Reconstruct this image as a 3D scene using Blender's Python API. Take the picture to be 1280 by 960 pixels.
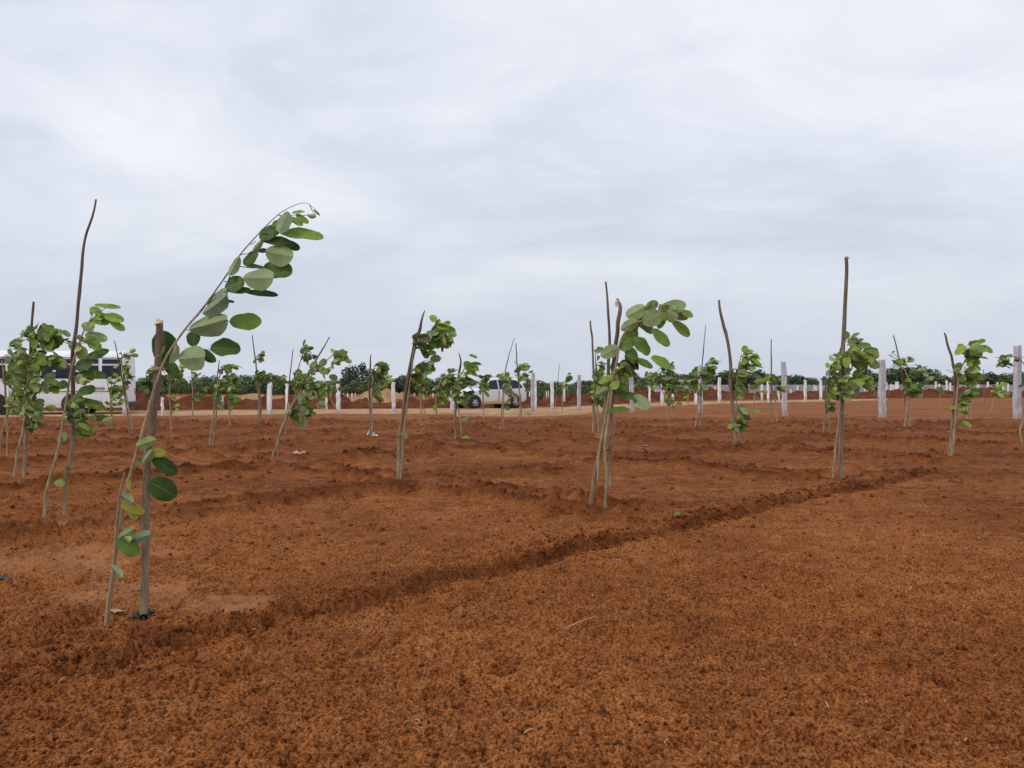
import bpy, math, random
import numpy as np
from mathutils import Vector, Matrix, noise as mnoise

for o in list(bpy.data.objects): bpy.data.objects.remove(o)
S = bpy.context.scene
COL = S.collection
R = math.radians

# ------------------------------------------------------------------ camera, sky, sun, exposure
H = 1.36                      # eye height of the photographer, metres
F = 960.0                     # focal length in pixels of the 1280 px wide photograph
HZ = 480.0
cam_d = bpy.data.cameras.new('camera'); cam = bpy.data.objects.new('camera', cam_d); COL.objects.link(cam)
cam.location = (0, 0, H); cam.rotation_euler = (R(90), 0, 0)
cam_d.sensor_width = 36.0; cam_d.lens = 36.0 * F / 1280.0
cam_d.clip_start = 0.05; cam_d.clip_end = 6000
S.camera = cam
S.render.engine = 'CYCLES'
S.render.resolution_x = 1024; S.render.resolution_y = 768
S.view_settings.view_transform = 'Standard'; S.view_settings.look = 'None'
S.view_settings.gamma = 1.0; S.view_settings.use_curve_mapping = False
S.view_settings.exposure = 0.0
S.cycles.max_bounces = 6; S.cycles.diffuse_bounces = 3; S.cycles.transparent_max_bounces = 6

SUN_EL, SUN_AZ = 48.0, -125.0    # azimuth measured from the viewing direction towards the right hand
W = bpy.data.worlds.new('World'); S.world = W; W.use_nodes = True
nt = W.node_tree; N = nt.nodes; L = nt.links
for n in list(N): N.remove(n)
def nd(tree, typ, **kw):
    n = tree.nodes.new(typ)
    for k, v in kw.items():
        if k.startswith('_'): setattr(n, k[1:], v)
        else: n.inputs[k.replace('__', ' ')].default_value = v
    return n
out = nd(nt, 'ShaderNodeOutputWorld'); bg = nd(nt, 'ShaderNodeBackground', Strength=0.1)
sky = nd(nt, 'ShaderNodeTexSky'); sky.sky_type = 'NISHITA'; sky.sun_disc = False
sky.sun_elevation = R(SUN_EL); sky.sun_rotation = R(SUN_AZ); sky.air_density = 1.2; sky.dust_density = 3.0
tc = nd(nt, 'ShaderNodeTexCoord'); sep = nd(nt, 'ShaderNodeSeparateXYZ'); L.new(tc.outputs['Generated'], sep.inputs[0])
def wmath(op, a, b=None):
    m = nt.nodes.new('ShaderNodeMath'); m.operation = op
    for i, v in enumerate((a, b)):
        if v is None: continue
        if isinstance(v, (int, float)): m.inputs[i].default_value = v
        else: L.new(v, m.inputs[i])
    return m.outputs[0]
zz = wmath('ADD', wmath('MAXIMUM', sep.outputs['Z'], 0.0), 0.30)
comb = nd(nt, 'ShaderNodeCombineXYZ')
L.new(wmath('DIVIDE', sep.outputs['X'], zz), comb.inputs[0]); L.new(wmath('DIVIDE', sep.outputs['Y'], zz), comb.inputs[1])
def wnoise(scale, detail, rough, off, stretch=(1, 1, 1), dist=0.0):
    mp = nd(nt, 'ShaderNodeMapping'); mp.inputs['Location'].default_value = off; mp.inputs['Scale'].default_value = stretch
    L.new(comb.outputs[0], mp.inputs[0])
    t = nd(nt, 'ShaderNodeTexNoise', Scale=scale, Detail=detail, Roughness=rough, Distortion=dist)
    L.new(mp.outputs[0], t.inputs[0]); return t.outputs['Fac']
n1 = wnoise(0.95, 6.0, 0.55, (14.0, 3.3, 0), (0.85, 1.15, 1), 0.6)
n2 = wnoise(3.2, 7.0, 0.60, (9.0, 1.0, 0), (0.8, 1.2, 1), 0.9)
nsum = wmath('ADD', wmath('MULTIPLY', n1, 0.78), wmath('MULTIPLY', n2, 0.22))
mr = nd(nt, 'ShaderNodeMapRange'); mr.inputs[1].default_value = 0.36; mr.inputs[2].default_value = 0.595
L.new(nsum, mr.inputs[0])
# cloud layer: slate-blue thin bases, lilac-white tops; radiance relative to the 0.1 background strength
cr = nd(nt, 'ShaderNodeValToRGB')
cr.color_ramp.elements[0].position = 0.0; cr.color_ramp.elements[0].color = (0.590, 0.648, 0.758, 1)
cr.color_ramp.elements[1].position = 1.0; cr.color_ramp.elements[1].color = (0.905, 0.925, 0.985, 1)
e = cr.color_ramp.elements.new(0.5); e.color = (0.750, 0.790, 0.880, 1)
L.new(mr.outputs[0], cr.inputs[0])
# the far end of the deck near the horizon is bluer and a little darker
hr = nd(nt, 'ShaderNodeMapRange'); hr.inputs[1].default_value = 0.0; hr.inputs[2].default_value = 0.33; hr.interpolation_type = 'SMOOTHSTEP'
L.new(sep.outputs['Z'], hr.inputs[0])
mixh = nd(nt, 'ShaderNodeMix'); mixh.data_type = 'RGBA'
mixh.inputs[6].default_value = (0.565, 0.622, 0.712, 1); L.new(cr.outputs[0], mixh.inputs[7])
hr2 = nd(nt, 'ShaderNodeMapRange'); hr2.inputs[3].default_value = 0.25; hr2.inputs[4].default_value = 1.0
L.new(hr.outputs[0], hr2.inputs[0]); L.new(hr2.outputs[0], mixh.inputs[0])
sc = nd(nt, 'ShaderNodeVectorMath'); sc.operation = 'SCALE'; sc.inputs['Scale'].default_value = 10.6
L.new(mixh.outputs[2], sc.inputs[0])
mixs = nd(nt, 'ShaderNodeMix'); mixs.data_type = 'RGBA'; mixs.inputs[0].default_value = 0.93
L.new(sky.outputs[0], mixs.inputs[6]); L.new(sc.outputs[0], mixs.inputs[7])
L.new(mixs.outputs[2], bg.inputs[0]); L.new(bg.outputs[0], out.inputs[0])

sl = bpy.data.lights.new('sun', 'SUN'); sun = bpy.data.objects.new('sun', sl); COL.objects.link(sun)
sl.energy = 1.25; sl.angle = R(15); sl.color = (1.0, 0.96, 0.9)
sd = Vector((math.sin(R(SUN_AZ)) * math.cos(R(SUN_EL)), math.cos(R(SUN_AZ)) * math.cos(R(SUN_EL)), math.sin(R(SUN_EL))))
sun.rotation_euler = sd.to_track_quat('Z', 'Y').to_euler(); sun.location = (0, 0, 40)

# ------------------------------------------------------------------ helpers
rng = random.Random(7)
def depth(py): return H * F / (py - HZ)
def P(px, py, d): return Vector(((px - 640) / F * d, d, H - (py - HZ) / F * d))
def tag(o, label=None, cat=None, group=None, kind=None):
    if label: o['label'] = label
    if cat: o['category'] = cat
    if group: o['group'] = group
    if kind: o['kind'] = kind
    return o
def empty(name, loc, rz=0):
    o = bpy.data.objects.new(name, None); COL.objects.link(o); o.location = loc; o.rotation_euler = (0, 0, rz)
    o.empty_display_size = 0.2; return o
def fresh_mesh(name, verts, faces, mats, parent=None, mi=None, smooth=True, loc=None, uv=None, tint=None):
    me = bpy.data.meshes.new(name); me.from_pydata([tuple(v) for v in verts], [], faces); me.update()
    for m in (mats if isinstance(mats, (list, tuple)) else [mats]): me.materials.append(m)
    if mi is not None: me.polygons.foreach_set('material_index', mi)
    if smooth is True: me.polygons.foreach_set('use_smooth', [True] * len(me.polygons))
    elif smooth is not False: me.polygons.foreach_set('use_smooth', smooth)
    if uv is not None:
        ul = me.uv_layers.new(name='UVMap'); li = np.empty(len(me.loops), np.int32); me.loops.foreach_get('vertex_index', li)
        ul.data.foreach_set('uv', np.array(uv, np.float32)[li].ravel())
    if tint is not None:
        a = me.attributes.new('tint', 'FLOAT', 'POINT'); a.data.foreach_set('value', np.array(tint, np.float32))
    o = bpy.data.objects.new(name, me); COL.objects.link(o)
    if parent is not None: o.parent = parent
    if loc is not None: o.location = loc
    return o
def copy_tree(o, parent=None):
    c = o.copy(); COL.objects.link(c)
    if parent is not None: c.parent = parent
    for ch in list(o.children): copy_tree(ch, c)
    return c

class MB:
    """collects shapes for one mesh object"""
    def __init__(s): s.v = []; s.f = []; s.sm = []
    def add(s, vs, fs, smooth=False):
        b = len(s.v); s.v += [Vector(v) for v in vs]; s.f += [[b + i for i in f] for f in fs]; s.sm += [smooth] * len(fs); return s
    def box(s, c, size, rz=0, bev=0.0, taper=1.0):
        x, y, z = [q / 2 for q in size]; m = Matrix.Rotation(rz, 3, 'Z'); c = Vector(c)
        if bev <= 0:
            vs = [(sx * x * (taper if sz > 0 else 1), sy * y * (taper if sz > 0 else 1), sz * z) for sz in (-1, 1) for sx, sy in ((-1, -1), (1, -1), (1, 1), (-1, 1))]
            fs = [[3, 2, 1, 0], [4, 5, 6, 7]] + [[i, (i + 1) % 4, 4 + (i + 1) % 4, 4 + i] for i in range(4)]
        else:
            b = bev; prof = []
            for zc, ins in ((-z, b), (-z + b, 0), (z - b, 0), (z, b)):
                tp = taper if zc > 0 else 1; xx = x * tp; yy = y * tp
                for (px_, py_) in ((-xx + b, -yy), (xx - b, -yy), (xx, -yy + b), (xx, yy - b), (xx - b, yy), (-xx + b, yy), (-xx, yy - b), (-xx, -yy + b)):
                    kx = 1 - ins / x; ky = 1 - ins / y; prof.append((px_ * kx, py_ * ky, zc))
            vs = prof; fs = [list(range(7, -1, -1)), list(range(24, 32))]
            for r in range(3):
                fs += [[r * 8 + i, r * 8 + (i + 1) % 8, (r + 1) * 8 + (i + 1) % 8, (r + 1) * 8 + i] for i in range(8)]
        return s.add([m @ Vector(v) + c for v in vs], fs)
    def cyl(s, a, b, r, n=16, r2=None, cap=True, smooth=True):
        a = Vector(a); b = Vector(b); r2 = r if r2 is None else r2; t = (b - a).normalized()
        u = t.orthogonal().normalized(); w = t.cross(u)
        ring = lambda c, q: [c + (u * math.cos(2 * math.pi * i / n) + w * math.sin(2 * math.pi * i / n)) * q for i in range(n)]
        s.add(ring(a, r) + ring(b, r2), [[i, (i + 1) % n, n + (i + 1) % n, n + i] for i in range(n)], smooth)
        if cap: s.add(ring(a, r), [list(range(n - 1, -1, -1))]); s.add(ring(b, r2), [list(range(n))])
        return s
    def prism(s, pts, y0, y1):
        n = len(pts)
        vs = [(p[0], y0, p[1]) for p in pts] + [(p[0], y1, p[1]) for p in pts]
        return s.add(vs, [list(range(n)), list(range(2 * n - 1, n - 1, -1))] + [[i, n + i, n + (i + 1) % n, (i + 1) % n] for i in range(n)])
    def build(s, name, mat, parent=None, loc=None):
        return fresh_mesh(name, s.v, s.f, mat, parent, smooth=s.sm, loc=loc)

def smooth_path(pts, seg):
    """Catmull-Rom through pts (each a tuple of floats)"""
    pts = [np.array(p, float) for p in pts]; n = len(pts); res = []
    for i in range(n - 1):
        p0 = pts[max(i - 1, 0)]; p1 = pts[i]; p2 = pts[i + 1]; p3 = pts[min(i + 2, n - 1)]
        for k in range(seg):
            t = k / seg
            res.append(0.5 * ((2 * p1) + (-p0 + p2) * t + (2 * p0 - 5 * p1 + 4 * p2 - p3) * t * t + (-p0 + 3 * p1 - 3 * p2 + p3) * t ** 3))
    res.append(pts[-1]); return res
def tube(mb, pts, sides=8, seg=5, wob=0.0, knots=0, cap=True, cut=None, rnd=rng):
    """pts: (x,y,z,r); rings along a smoothed path with uneven radius and a few knots"""
    path = smooth_path(pts, seg); n = len(path); ks = [(rnd.uniform(0.08, 0.92), rnd.uniform(0, 6.28), rnd.uniform(0.25, 0.55)) for _ in range(knots)]
    vs = []; fs = []
    ref = Vector((0.3, -1, 0.1))
    sdx = rnd.uniform(0, 99)
    for i, p in enumerate(path):
        a = path[max(i - 1, 0)]; b = path[min(i + 1, n - 1)]; t = Vector((b - a)[:3])
        t = t.normalized() if t.length > 1e-9 else Vector((0, 0, 1))
        u = (ref - t * ref.dot(t)).normalized(); w = t.cross(u); c = Vector(p[:3]); r = float(p[3])
        f = i / (n - 1)
        c = c + (u * mnoise.noise(Vector((f * 9, sdx, 0))) + w * mnoise.noise(Vector((f * 9, sdx, 5)))) * wob * r
        for k in range(sides):
            an = 2 * math.pi * k / sides; q = r * (1 + 0.16 * wob * mnoise.noise(Vector((math.cos(an) * 1.3, math.sin(an) * 1.3 + sdx, f * 14))))
            for kf, ka, kh in ks: q += r * kh * math.exp(-((f - kf) * n / 1.6) ** 2) * max(0, math.cos(an - ka)) ** 2
            vs.append(c + (u * math.cos(an) + w * math.sin(an)) * q)
    for i in range(n - 1):
        for k in range(sides):
            fs.append([i * sides + k, i * sides + (k + 1) % sides, (i + 1) * sides + (k + 1) % sides, (i + 1) * sides + k])
    mb.add(vs, fs, True)
    if cap:
        mb.add(vs[-sides:], [list(range(sides))]); mb.add(vs[:sides], [list(range(sides - 1, -1, -1))])
    return path

# ------------------------------------------------------------------ materials
def mat(name):
    m = bpy.data.materials.new(name); m.use_nodes = True
    t = m.node_tree; p = t.nodes['Principled BSDF']; return m, t, p
def ramp(t, stops):
    r = t.nodes.new('ShaderNodeValToRGB'); el = r.color_ramp.elements
    while len(el) > 1: el.remove(el[0])
    el[0].position = stops[0][0]; el[0].color = (*stops[0][1], 1)
    for pos, c in stops[1:]:
        q = el.new(pos); q.color = (*c, 1)
    return r
def tnoise(t, scale, detail=4, rough=0.55, vec=None, stretch=None, dist=0.0):
    n = nd(t, 'ShaderNodeTexNoise', Scale=scale, Detail=detail, Roughness=rough, Distortion=dist)
    if vec is None:
        c = nd(t, 'ShaderNodeTexCoord'); vec = c.outputs['Object']
    if stretch:
        mp = nd(t, 'ShaderNodeMapping'); mp.inputs['Scale'].default_value = stretch; t.links.new(vec, mp.inputs[0]); vec = mp.outputs[0]
    t.links.new(vec, n.inputs[0]); return n.outputs['Fac']
def bump(t, p, h, strength, dist):
    b = nd(t, 'ShaderNodeBump', Strength=strength, Distance=dist); t.links.new(h, b.inputs['Height']); t.links.new(b.outputs[0], p.inputs['Normal']); return b
def mixc(t, fac, a, b, blend='MIX'):
    m = t.nodes.new('ShaderNodeMix'); m.data_type = 'RGBA'; m.blend_type = blend
    for i, v in ((0, fac), (6, a), (7, b)):
        if isinstance(v, (int, float)): m.inputs[i].default_value = v
        elif isinstance(v, tuple): m.inputs[i].default_value = (*v, 1) if len(v) == 3 else v
        else: t.links.new(v, m.inputs[i])
    return m.outputs[2]
def mth(t, op, a, b=None, c=None):
    m = t.nodes.new('ShaderNodeMath'); m.operation = op
    for i, v in enumerate((a, b, c)):
        if v is None: continue
        if isinstance(v, (int, float)): m.inputs[i].default_value = v
        else: t.links.new(v, m.inputs[i])
    return m.outputs[0]
def attr(t, name):
    a = t.nodes.new('ShaderNodeAttribute'); a.attribute_name = name; return a.outputs['Fac']
def simple(name, col, rough=0.6, metal=0.0, var=0.12, scale=6.0, bumpd=0.0, spec=0.5):
    m, t, p = mat(name); c = tnoise(t, scale, 5)
    r = ramp(t, [(0.3, tuple(q * (1 - var) for q in col)), (0.7, tuple(min(1, q * (1 + var)) for q in col))])
    t.links.new(c, r.inputs[0]); t.links.new(r.outputs[0], p.inputs['Base Color'])
    p.inputs['Roughness'].default_value = rough; p.inputs['Metallic'].default_value = metal; p.inputs['Specular IOR Level'].default_value = spec
    if bumpd: bump(t, p, c, 0.6, bumpd)
    return m

def soil_material(name, clod=False):
    m, t, p = mat(name); co = nd(t, 'ShaderNodeTexCoord').outputs['Object']
    big = tnoise(t, 0.45, 4, 0.6, co); mid = tnoise(t, 4.5, 5, 0.62, co); fine = tnoise(t, 70.0, 3, 0.6, co); grit = tnoise(t, 230.0, 2, 0.6, co)
    base = ramp(t, [(0.32, (0.195, 0.060, 0.0160)), (0.5, (0.285, 0.097, 0.0265)), (0.68, (0.395, 0.153, 0.0470))])
    t.links.new(mth(t, 'ADD', mth(t, 'MULTIPLY', mid, 0.5), mth(t, 'MULTIPLY', fine, 0.5)), base.inputs[0])
    col = base.outputs[0]
    bigr = ramp(t, [(0.36, (0.76, 0.70, 0.66)), (0.64, (1.10, 1.13, 1.15))]); t.links.new(big, bigr.inputs[0])
    col = mixc(t, 1.0, col, bigr.outputs[0], 'MULTIPLY')
    gr = ramp(t, [(0.36, (0.22, 0.19, 0.17)), (0.46, (0.90, 0.90, 0.90)), (0.58, (1.15, 1.15, 1.15)), (0.68, (1.8, 1.85, 1.9))]); t.links.new(grit, gr.inputs[0])
    col = mixc(t, 0.75, col, gr.outputs[0], 'MULTIPLY')
    fr = ramp(t, [(0.37, (0.30, 0.25, 0.22)), (0.47, (1.0, 1.0, 1.0)), (0.64, (1.36, 1.38, 1.40))]); t.links.new(fine, fr.inputs[0])
    col = mixc(t, 0.78, col, fr.outputs[0], 'MULTIPLY')
    lump = tnoise(t, 21.0, 5, 0.68, co); lr = ramp(t, [(0.35, (0.30, 0.25, 0.22)), (0.45, (0.94, 0.94, 0.94)), (0.62, (1.18, 1.20, 1.22))]); t.links.new(lump, lr.inputs[0])  # dark stops of fine and lump tones paint crevice shade between crumbs
    col = mixc(t, 0.5, col, lr.outputs[0], 'MULTIPLY')
    if clod: col = mixc(t, 1.0, col, (0.62, 0.56, 0.52), 'MULTIPLY')     # lifted clods are still damp
    if not clod:
        crust = attr(t, 'crust'); cn = tnoise(t, 9.0, 5, 0.6, co)
        cn = mth(t, 'ADD', mth(t, 'MULTIPLY', cn, 0.55), mth(t, 'MULTIPLY', fine, 0.45)); cc = ramp(t, [(0.36, (0.250, 0.108, 0.048)), (0.62, (0.345, 0.155, 0.070))]); t.links.new(cn, cc.inputs[0])
        col = mixc(t, mth(t, 'MULTIPLY', crust, 0.74), col, cc.outputs[0])
        damp_shade = attr(t, 'damp_shade')
        col = mixc(t, damp_shade, col, (0.088, 0.024, 0.0075))  # moist patches, plus shade painted along the bunds and cut edge
        bare = attr(t, 'bare'); bn = tnoise(t, 0.6, 9, 0.72, co, (0.5, 1.0, 1))
        bc = ramp(t, [(0.35, (0.175, 0.056, 0.0165)), (0.65, (0.330, 0.130, 0.046))]); t.links.new(bn, bc.inputs[0])
        col = mixc(t, bare, col, bc.outputs[0])
        # clods and crumbs too small to model further off: dark specks among pale ones
        far_ = attr(t, 'farr'); sn = tnoise(t, 5.5, 8, 0.72, co, (0.75, 1, 1)); sr = ramp(t, [(0.36, (0.36, 0.31, 0.28)), (0.47, (0.90, 0.88, 0.87)), (0.60, (1.12, 1.14, 1.16)), (0.70, (1.35, 1.42, 1.5))]); t.links.new(sn, sr.inputs[0])
        col = mixc(t, far_, col, mixc(t, 1.0, col, sr.outputs[0], 'MULTIPLY'))
    t.links.new(col, p.inputs['Base Color']); p.inputs['Roughness'].default_value = 0.95; p.inputs['Specular IOR Level'].default_value = 0.12
    hgt = mth(t, 'ADD', mth(t, 'MULTIPLY', fine, 0.7), mth(t, 'MULTIPLY', grit, 0.3))
    if clod: bump(t, p, hgt, 0.8, 0.010)
    else:
        b = bump(t, p, hgt, 1.0, 0.020)
        t.links.new(mth(t, 'MULTIPLY', mth(t, 'SUBTRACT', 1.0, mth(t, 'MULTIPLY', attr(t, 'crust'), 0.75)), 0.9), b.inputs['Strength'])
    return m
M = {}
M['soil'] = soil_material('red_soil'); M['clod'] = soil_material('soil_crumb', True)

def bank_material(name, c0, c1, s=1.4):
    m, t, p = mat(name); co = nd(t, 'ShaderNodeTexCoord').outputs['Object']
    a = tnoise(t, s, 6, 0.65, co); r = ramp(t, [(0.32, c0), (0.68, c1)]); t.links.new(a, r.inputs[0])
    t.links.new(r.outputs[0], p.inputs['Base Color']); p.inputs['Roughness'].default_value = 0.95; p.inputs['Specular IOR Level'].default_value = 0.1
    bump(t, p, tnoise(t, 9, 5, 0.6, co), 0.8, 0.12); return m
M['bank'] = bank_material('dug_earth', (0.062, 0.018, 0.009), (0.190, 0.062, 0.028))
M['sand'] = bank_material('sandy_earth', (0.30, 0.165, 0.080), (0.46, 0.29, 0.16), 2.2)
M['road'] = bank_material('dry_dirt_road', (0.30, 0.150, 0.070), (0.56, 0.39, 0.235), 0.7)

def bark_material(name, c0, c1, c2, vscale=26, dust=0.0):
    m, t, p = mat(name); co = nd(t, 'ShaderNodeTexCoord').outputs['Object']
    a = tnoise(t, vscale, 5, 0.65, co, (1, 1, 0.14)); b = tnoise(t, vscale * 0.35, 4, 0.6, co, (1, 1, 0.5)); g = tnoise(t, 150, 3, 0.6, co, (1, 1, 0.35))
    r = ramp(t, [(0.3, c0), (0.5, c1), (0.72, c2)])
    t.links.new(mth(t, 'ADD', mth(t, 'MULTIPLY', a, 0.6), mth(t, 'MULTIPLY', b, 0.4)), r.inputs[0])
    gr = ramp(t, [(0.3, (0.6, 0.6, 0.6)), (0.6, (1.1, 1.1, 1.1))]); t.links.new(g, gr.inputs[0])
    colr = mixc(t, 0.8, r.outputs[0], gr.outputs[0], 'MULTIPLY')
    if dust:      # dry soil dust splashed up the lower part, wearing off with height
        sz = nd(t, 'ShaderNodeSeparateXYZ'); t.links.new(co, sz.inputs[0])
        dm = nd(t, 'ShaderNodeMapRange'); dm.inputs[1].default_value = 1.35; dm.inputs[2].default_value = 0.25; t.links.new(mth(t, 'ADD', sz.outputs[2], mth(t, 'MULTIPLY', mth(t, 'SUBTRACT', b, 0.5), 0.9)), dm.inputs[0])
        dr = ramp(t, [(0.35, (0.20, 0.135, 0.080)), (0.65, (0.54, 0.41, 0.265))]); t.links.new(a, dr.inputs[0])
        colr = mixc(t, mth(t, 'MULTIPLY', dm.outputs[0], dust), colr, dr.outputs[0])
    t.links.new(colr, p.inputs['Base Color'])
    p.inputs['Roughness'].default_value = 0.85; p.inputs['Specular IOR Level'].default_value = 0.2
    bump(t, p, mth(t, 'ADD', a, mth(t, 'MULTIPLY', g, 0.5)), 1.0, 0.014); return m
M['stake'] = bark_material('stake_bark', (0.085, 0.058, 0.040), (0.190, 0.135, 0.095), (0.330, 0.260, 0.190), dust=0.55)
M['stake_dark'] = bark_material('dark_stake_bark', (0.065, 0.044, 0.034), (0.150, 0.105, 0.080), (0.250, 0.190, 0.145), dust=0.8)
M['stem'] = bark_material('sapling_bark', (0.160, 0.112, 0.064), (0.360, 0.265, 0.150), (0.540, 0.430, 0.275), 40, 0.7)
M['twig'] = bark_material('green_twig', (0.070, 0.065, 0.045), (0.130, 0.120, 0.085), (0.200, 0.190, 0.140), 60)
M['cut'] = simple('cut_wood', (0.62, 0.42, 0.25), 0.8, var=0.25, scale=60, bumpd=0.004)
M['rope'] = simple('jute_tie', (0.36, 0.25, 0.12), 0.9, var=0.3, scale=120, bumpd=0.003)

def leaf_material(name, ramps, rough, trans, spec=0.4):
    m, t, p = mat(name); tn = attr(t, 'tint'); uvn = nd(t, 'ShaderNodeTexCoord').outputs['UV']
    r = ramp(t, ramps); t.links.new(tn, r.inputs[0])
    sx = nd(t, 'ShaderNodeSeparateXYZ'); t.links.new(uvn, sx.inputs[0])
    ux = mth(t, 'ABSOLUTE', mth(t, 'SUBTRACT', sx.outputs[0], 0.5))
    rib = mth(t, 'LESS_THAN', ux, 0.022)
    vein = mth(t, 'PINGPONG', mth(t, 'SUBTRACT', mth(t, 'MULTIPLY', sx.outputs[1], 8.0), mth(t, 'MULTIPLY', ux, 5.0)), 0.5)
    veinm = mth(t, 'LESS_THAN', vein, 0.045)
    co = nd(t, 'ShaderNodeTexCoord').outputs['Object']; blot = tnoise(t, 14, 4, 0.6, co)
    br = ramp(t, [(0.3, (0.78, 0.80, 0.78)), (0.7, (1.18, 1.16, 1.12))]); t.links.new(blot, br.inputs[0])
    c = mixc(t, 1.0, r.outputs[0], br.outputs[0], 'MULTIPLY')
    c2 = mixc(t, mth(t, 'MULTIPLY', rib, 0.6), c, (0.30, 0.36, 0.16))
    t.links.new(c2, p.inputs['Base Color']); p.inputs['Roughness'].default_value = rough; p.inputs['Specular IOR Level'].default_value = spec
    tr = nd(t, 'ShaderNodeBsdfTranslucent'); warm = mixc(t, 1.0, c, (1.2, 1.35, 0.55), 'MULTIPLY'); t.links.new(warm, tr.inputs[0])
    mx = nd(t, 'ShaderNodeMixShader', Fac=trans); t.links.new(p.outputs[0], mx.inputs[1]); t.links.new(tr.outputs[0], mx.inputs[2])
    t.links.new(mx.outputs[0], t.nodes['Material Output'].inputs[0])
    bump(t, p, blot, 0.25, 0.004); return m
M['leaf_up'] = leaf_material('leaf_upper', [(0.0, (0.044, 0.088, 0.026)), (0.35, (0.128, 0.218, 0.038)), (0.7, (0.300, 0.430, 0.075)), (0.88, (0.40, 0.50, 0.085)), (0.94, (0.40, 0.34, 0.03)), (1.0, (0.10, 0.045, 0.018))], 0.5, 0.42, 0.25)
M['leaf_dn'] = leaf_material('leaf_underside', [(0.0, (0.215, 0.270, 0.190)), (0.35, (0.270, 0.320, 0.170)), (0.7, (0.320, 0.385, 0.165)), (0.88, (0.38, 0.44, 0.14)), (0.94, (0.42, 0.38, 0.08)), (1.0, (0.14, 0.075, 0.035))], 0.6, 0.2, 0.2)

def tree_material(name, c0, c1, c2):
    m, t, p = mat(name); tn = attr(t, 'tint'); r = ramp(t, [(0, c0), (0.5, c1), (1, c2)]); t.links.new(tn, r.inputs[0])
    t.links.new(r.outputs[0], p.inputs['Base Color']); p.inputs['Roughness'].default_value = 0.6; p.inputs['Specular IOR Level'].default_value = 0.25
    return m
M['crown'] = tree_material('tree_crown', (0.074, 0.110, 0.050), (0.112, 0.162, 0.068), (0.170, 0.225, 0.085))
M['crown_dark'] = tree_material('dark_crown', (0.042, 0.062, 0.036), (0.066, 0.094, 0.050), (0.100, 0.136, 0.064))
M['crown_pale'] = tree_material('pale_crown', (0.13, 0.13, 0.11), (0.20, 0.20, 0.17), (0.27, 0.26, 0.22))
M['trunk'] = bark_material('tree_bark', (0.06, 0.045, 0.03), (0.13, 0.10, 0.07), (0.22, 0.18, 0.13), 8)

def post_material(name, c0, c1, spk):
    m, t, p = mat(name); co = nd(t, 'ShaderNodeTexCoord').outputs['Object']
    oi = nd(t, 'ShaderNodeObjectInfo'); 
    v = nd(t, 'ShaderNodeVectorMath'); v.operation = 'ADD'; t.links.new(co, v.inputs[0]); t.links.new(oi.outputs['Random'], v.inputs[1])
    a = tnoise(t, 6, 5, 0.65, v.outputs[0], (1, 1, 0.5)); s = tnoise(t, 55, 2, 0.6, v.outputs[0])
    r = ramp(t, [(0.3, c0), (0.65, c1)]); t.links.new(a, r.inputs[0])
    sr = ramp(t, [(0.36, (spk, spk, spk)), (0.46, (1, 1, 1))]); t.links.new(s, sr.inputs[0])
    pc = mixc(t, 1.0, r.outputs[0], sr.outputs[0], 'MULTIPLY')
    sz = nd(t, 'ShaderNodeSeparateXYZ'); t.links.new(co, sz.inputs[0]); dm = nd(t, 'ShaderNodeMapRange'); dm.inputs[1].default_value = 0.42; dm.inputs[2].default_value = 0.0     # red soil splashed up the foot by rain
    t.links.new(mth(t, 'ADD', sz.outputs[2], mth(t, 'MULTIPLY', mth(t, 'SUBTRACT', a, 0.5), 0.8)), dm.inputs[0])
    pc = mixc(t, mth(t, 'MULTIPLY', dm.outputs[0], 0.6), pc, (0.36, 0.19, 0.11))
    t.links.new(pc, p.inputs['Base Color']); p.inputs['Roughness'].default_value = 0.85
    bump(t, p, mth(t, 'ADD', a, s), 0.6, 0.02); return m
M['granite'] = post_material('grey_granite', (0.40, 0.40, 0.43), (0.62, 0.61, 0.65), 0.55)
M['whitewash'] = post_material('whitewashed_stone', (0.76, 0.76, 0.77), (0.90, 0.90, 0.91), 0.9)
M['concrete'] = simple('wall_concrete', (0.34, 0.34, 0.37), 0.9, var=0.18, scale=1.2, bumpd=0.01)
M['bus_white'] = simple('bus_white_paint', (0.82, 0.83, 0.86), 0.35, var=0.03, scale=1.5)
M['bus_blue'] = simple('bus_dark_blue_paint', (0.018, 0.021, 0.050), 0.5, var=0.1, spec=0.2)
M['glass'] = simple('dark_window_glass', (0.020, 0.024, 0.036), 0.10, var=0.1, spec=0.25)
M['glass_skylit'] = simple('skylit_window_glass', (0.33, 0.38, 0.44), 0.08, var=0.12, spec=0.9)  # pale base colour paints sky light into the glass
M['rubber'] = simple('tyre_rubber', (0.020, 0.018, 0.018), 0.85, var=0.3, scale=20)
M['alloy'] = simple('alloy_wheel', (0.52, 0.53, 0.55), 0.3, 0.7, var=0.08)
M['steel_white'] = simple('painted_steel_wheel', (0.55, 0.55, 0.55), 0.5, var=0.15)
M['black'] = simple('black_plastic', (0.018, 0.018, 0.020), 0.5, var=0.2)
M['silver'] = simple('silver_car_paint', (0.74, 0.74, 0.77), 0.3, 0.15, var=0.03, scale=2)
M['gold'] = simple('ochre_stripe_paint', (0.55, 0.36, 0.08), 0.5, var=0.1)
M['amber'] = simple('amber_reflector', (0.62, 0.25, 0.02), 0.3, var=0.1)
M['red_lens'] = simple('red_lamp_lens', (0.45, 0.02, 0.015), 0.2, var=0.1)
M['lens'] = simple('clear_lamp_lens', (0.70, 0.72, 0.74), 0.12, var=0.05)
M['navy'] = simple('navy_lettering', (0.030, 0.038, 0.11), 0.5, var=0.1)
M['black_sheet'] = simple('black_polythene', (0.014, 0.015, 0.019), 0.6, var=0.3, scale=30, bumpd=0.01)
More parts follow.
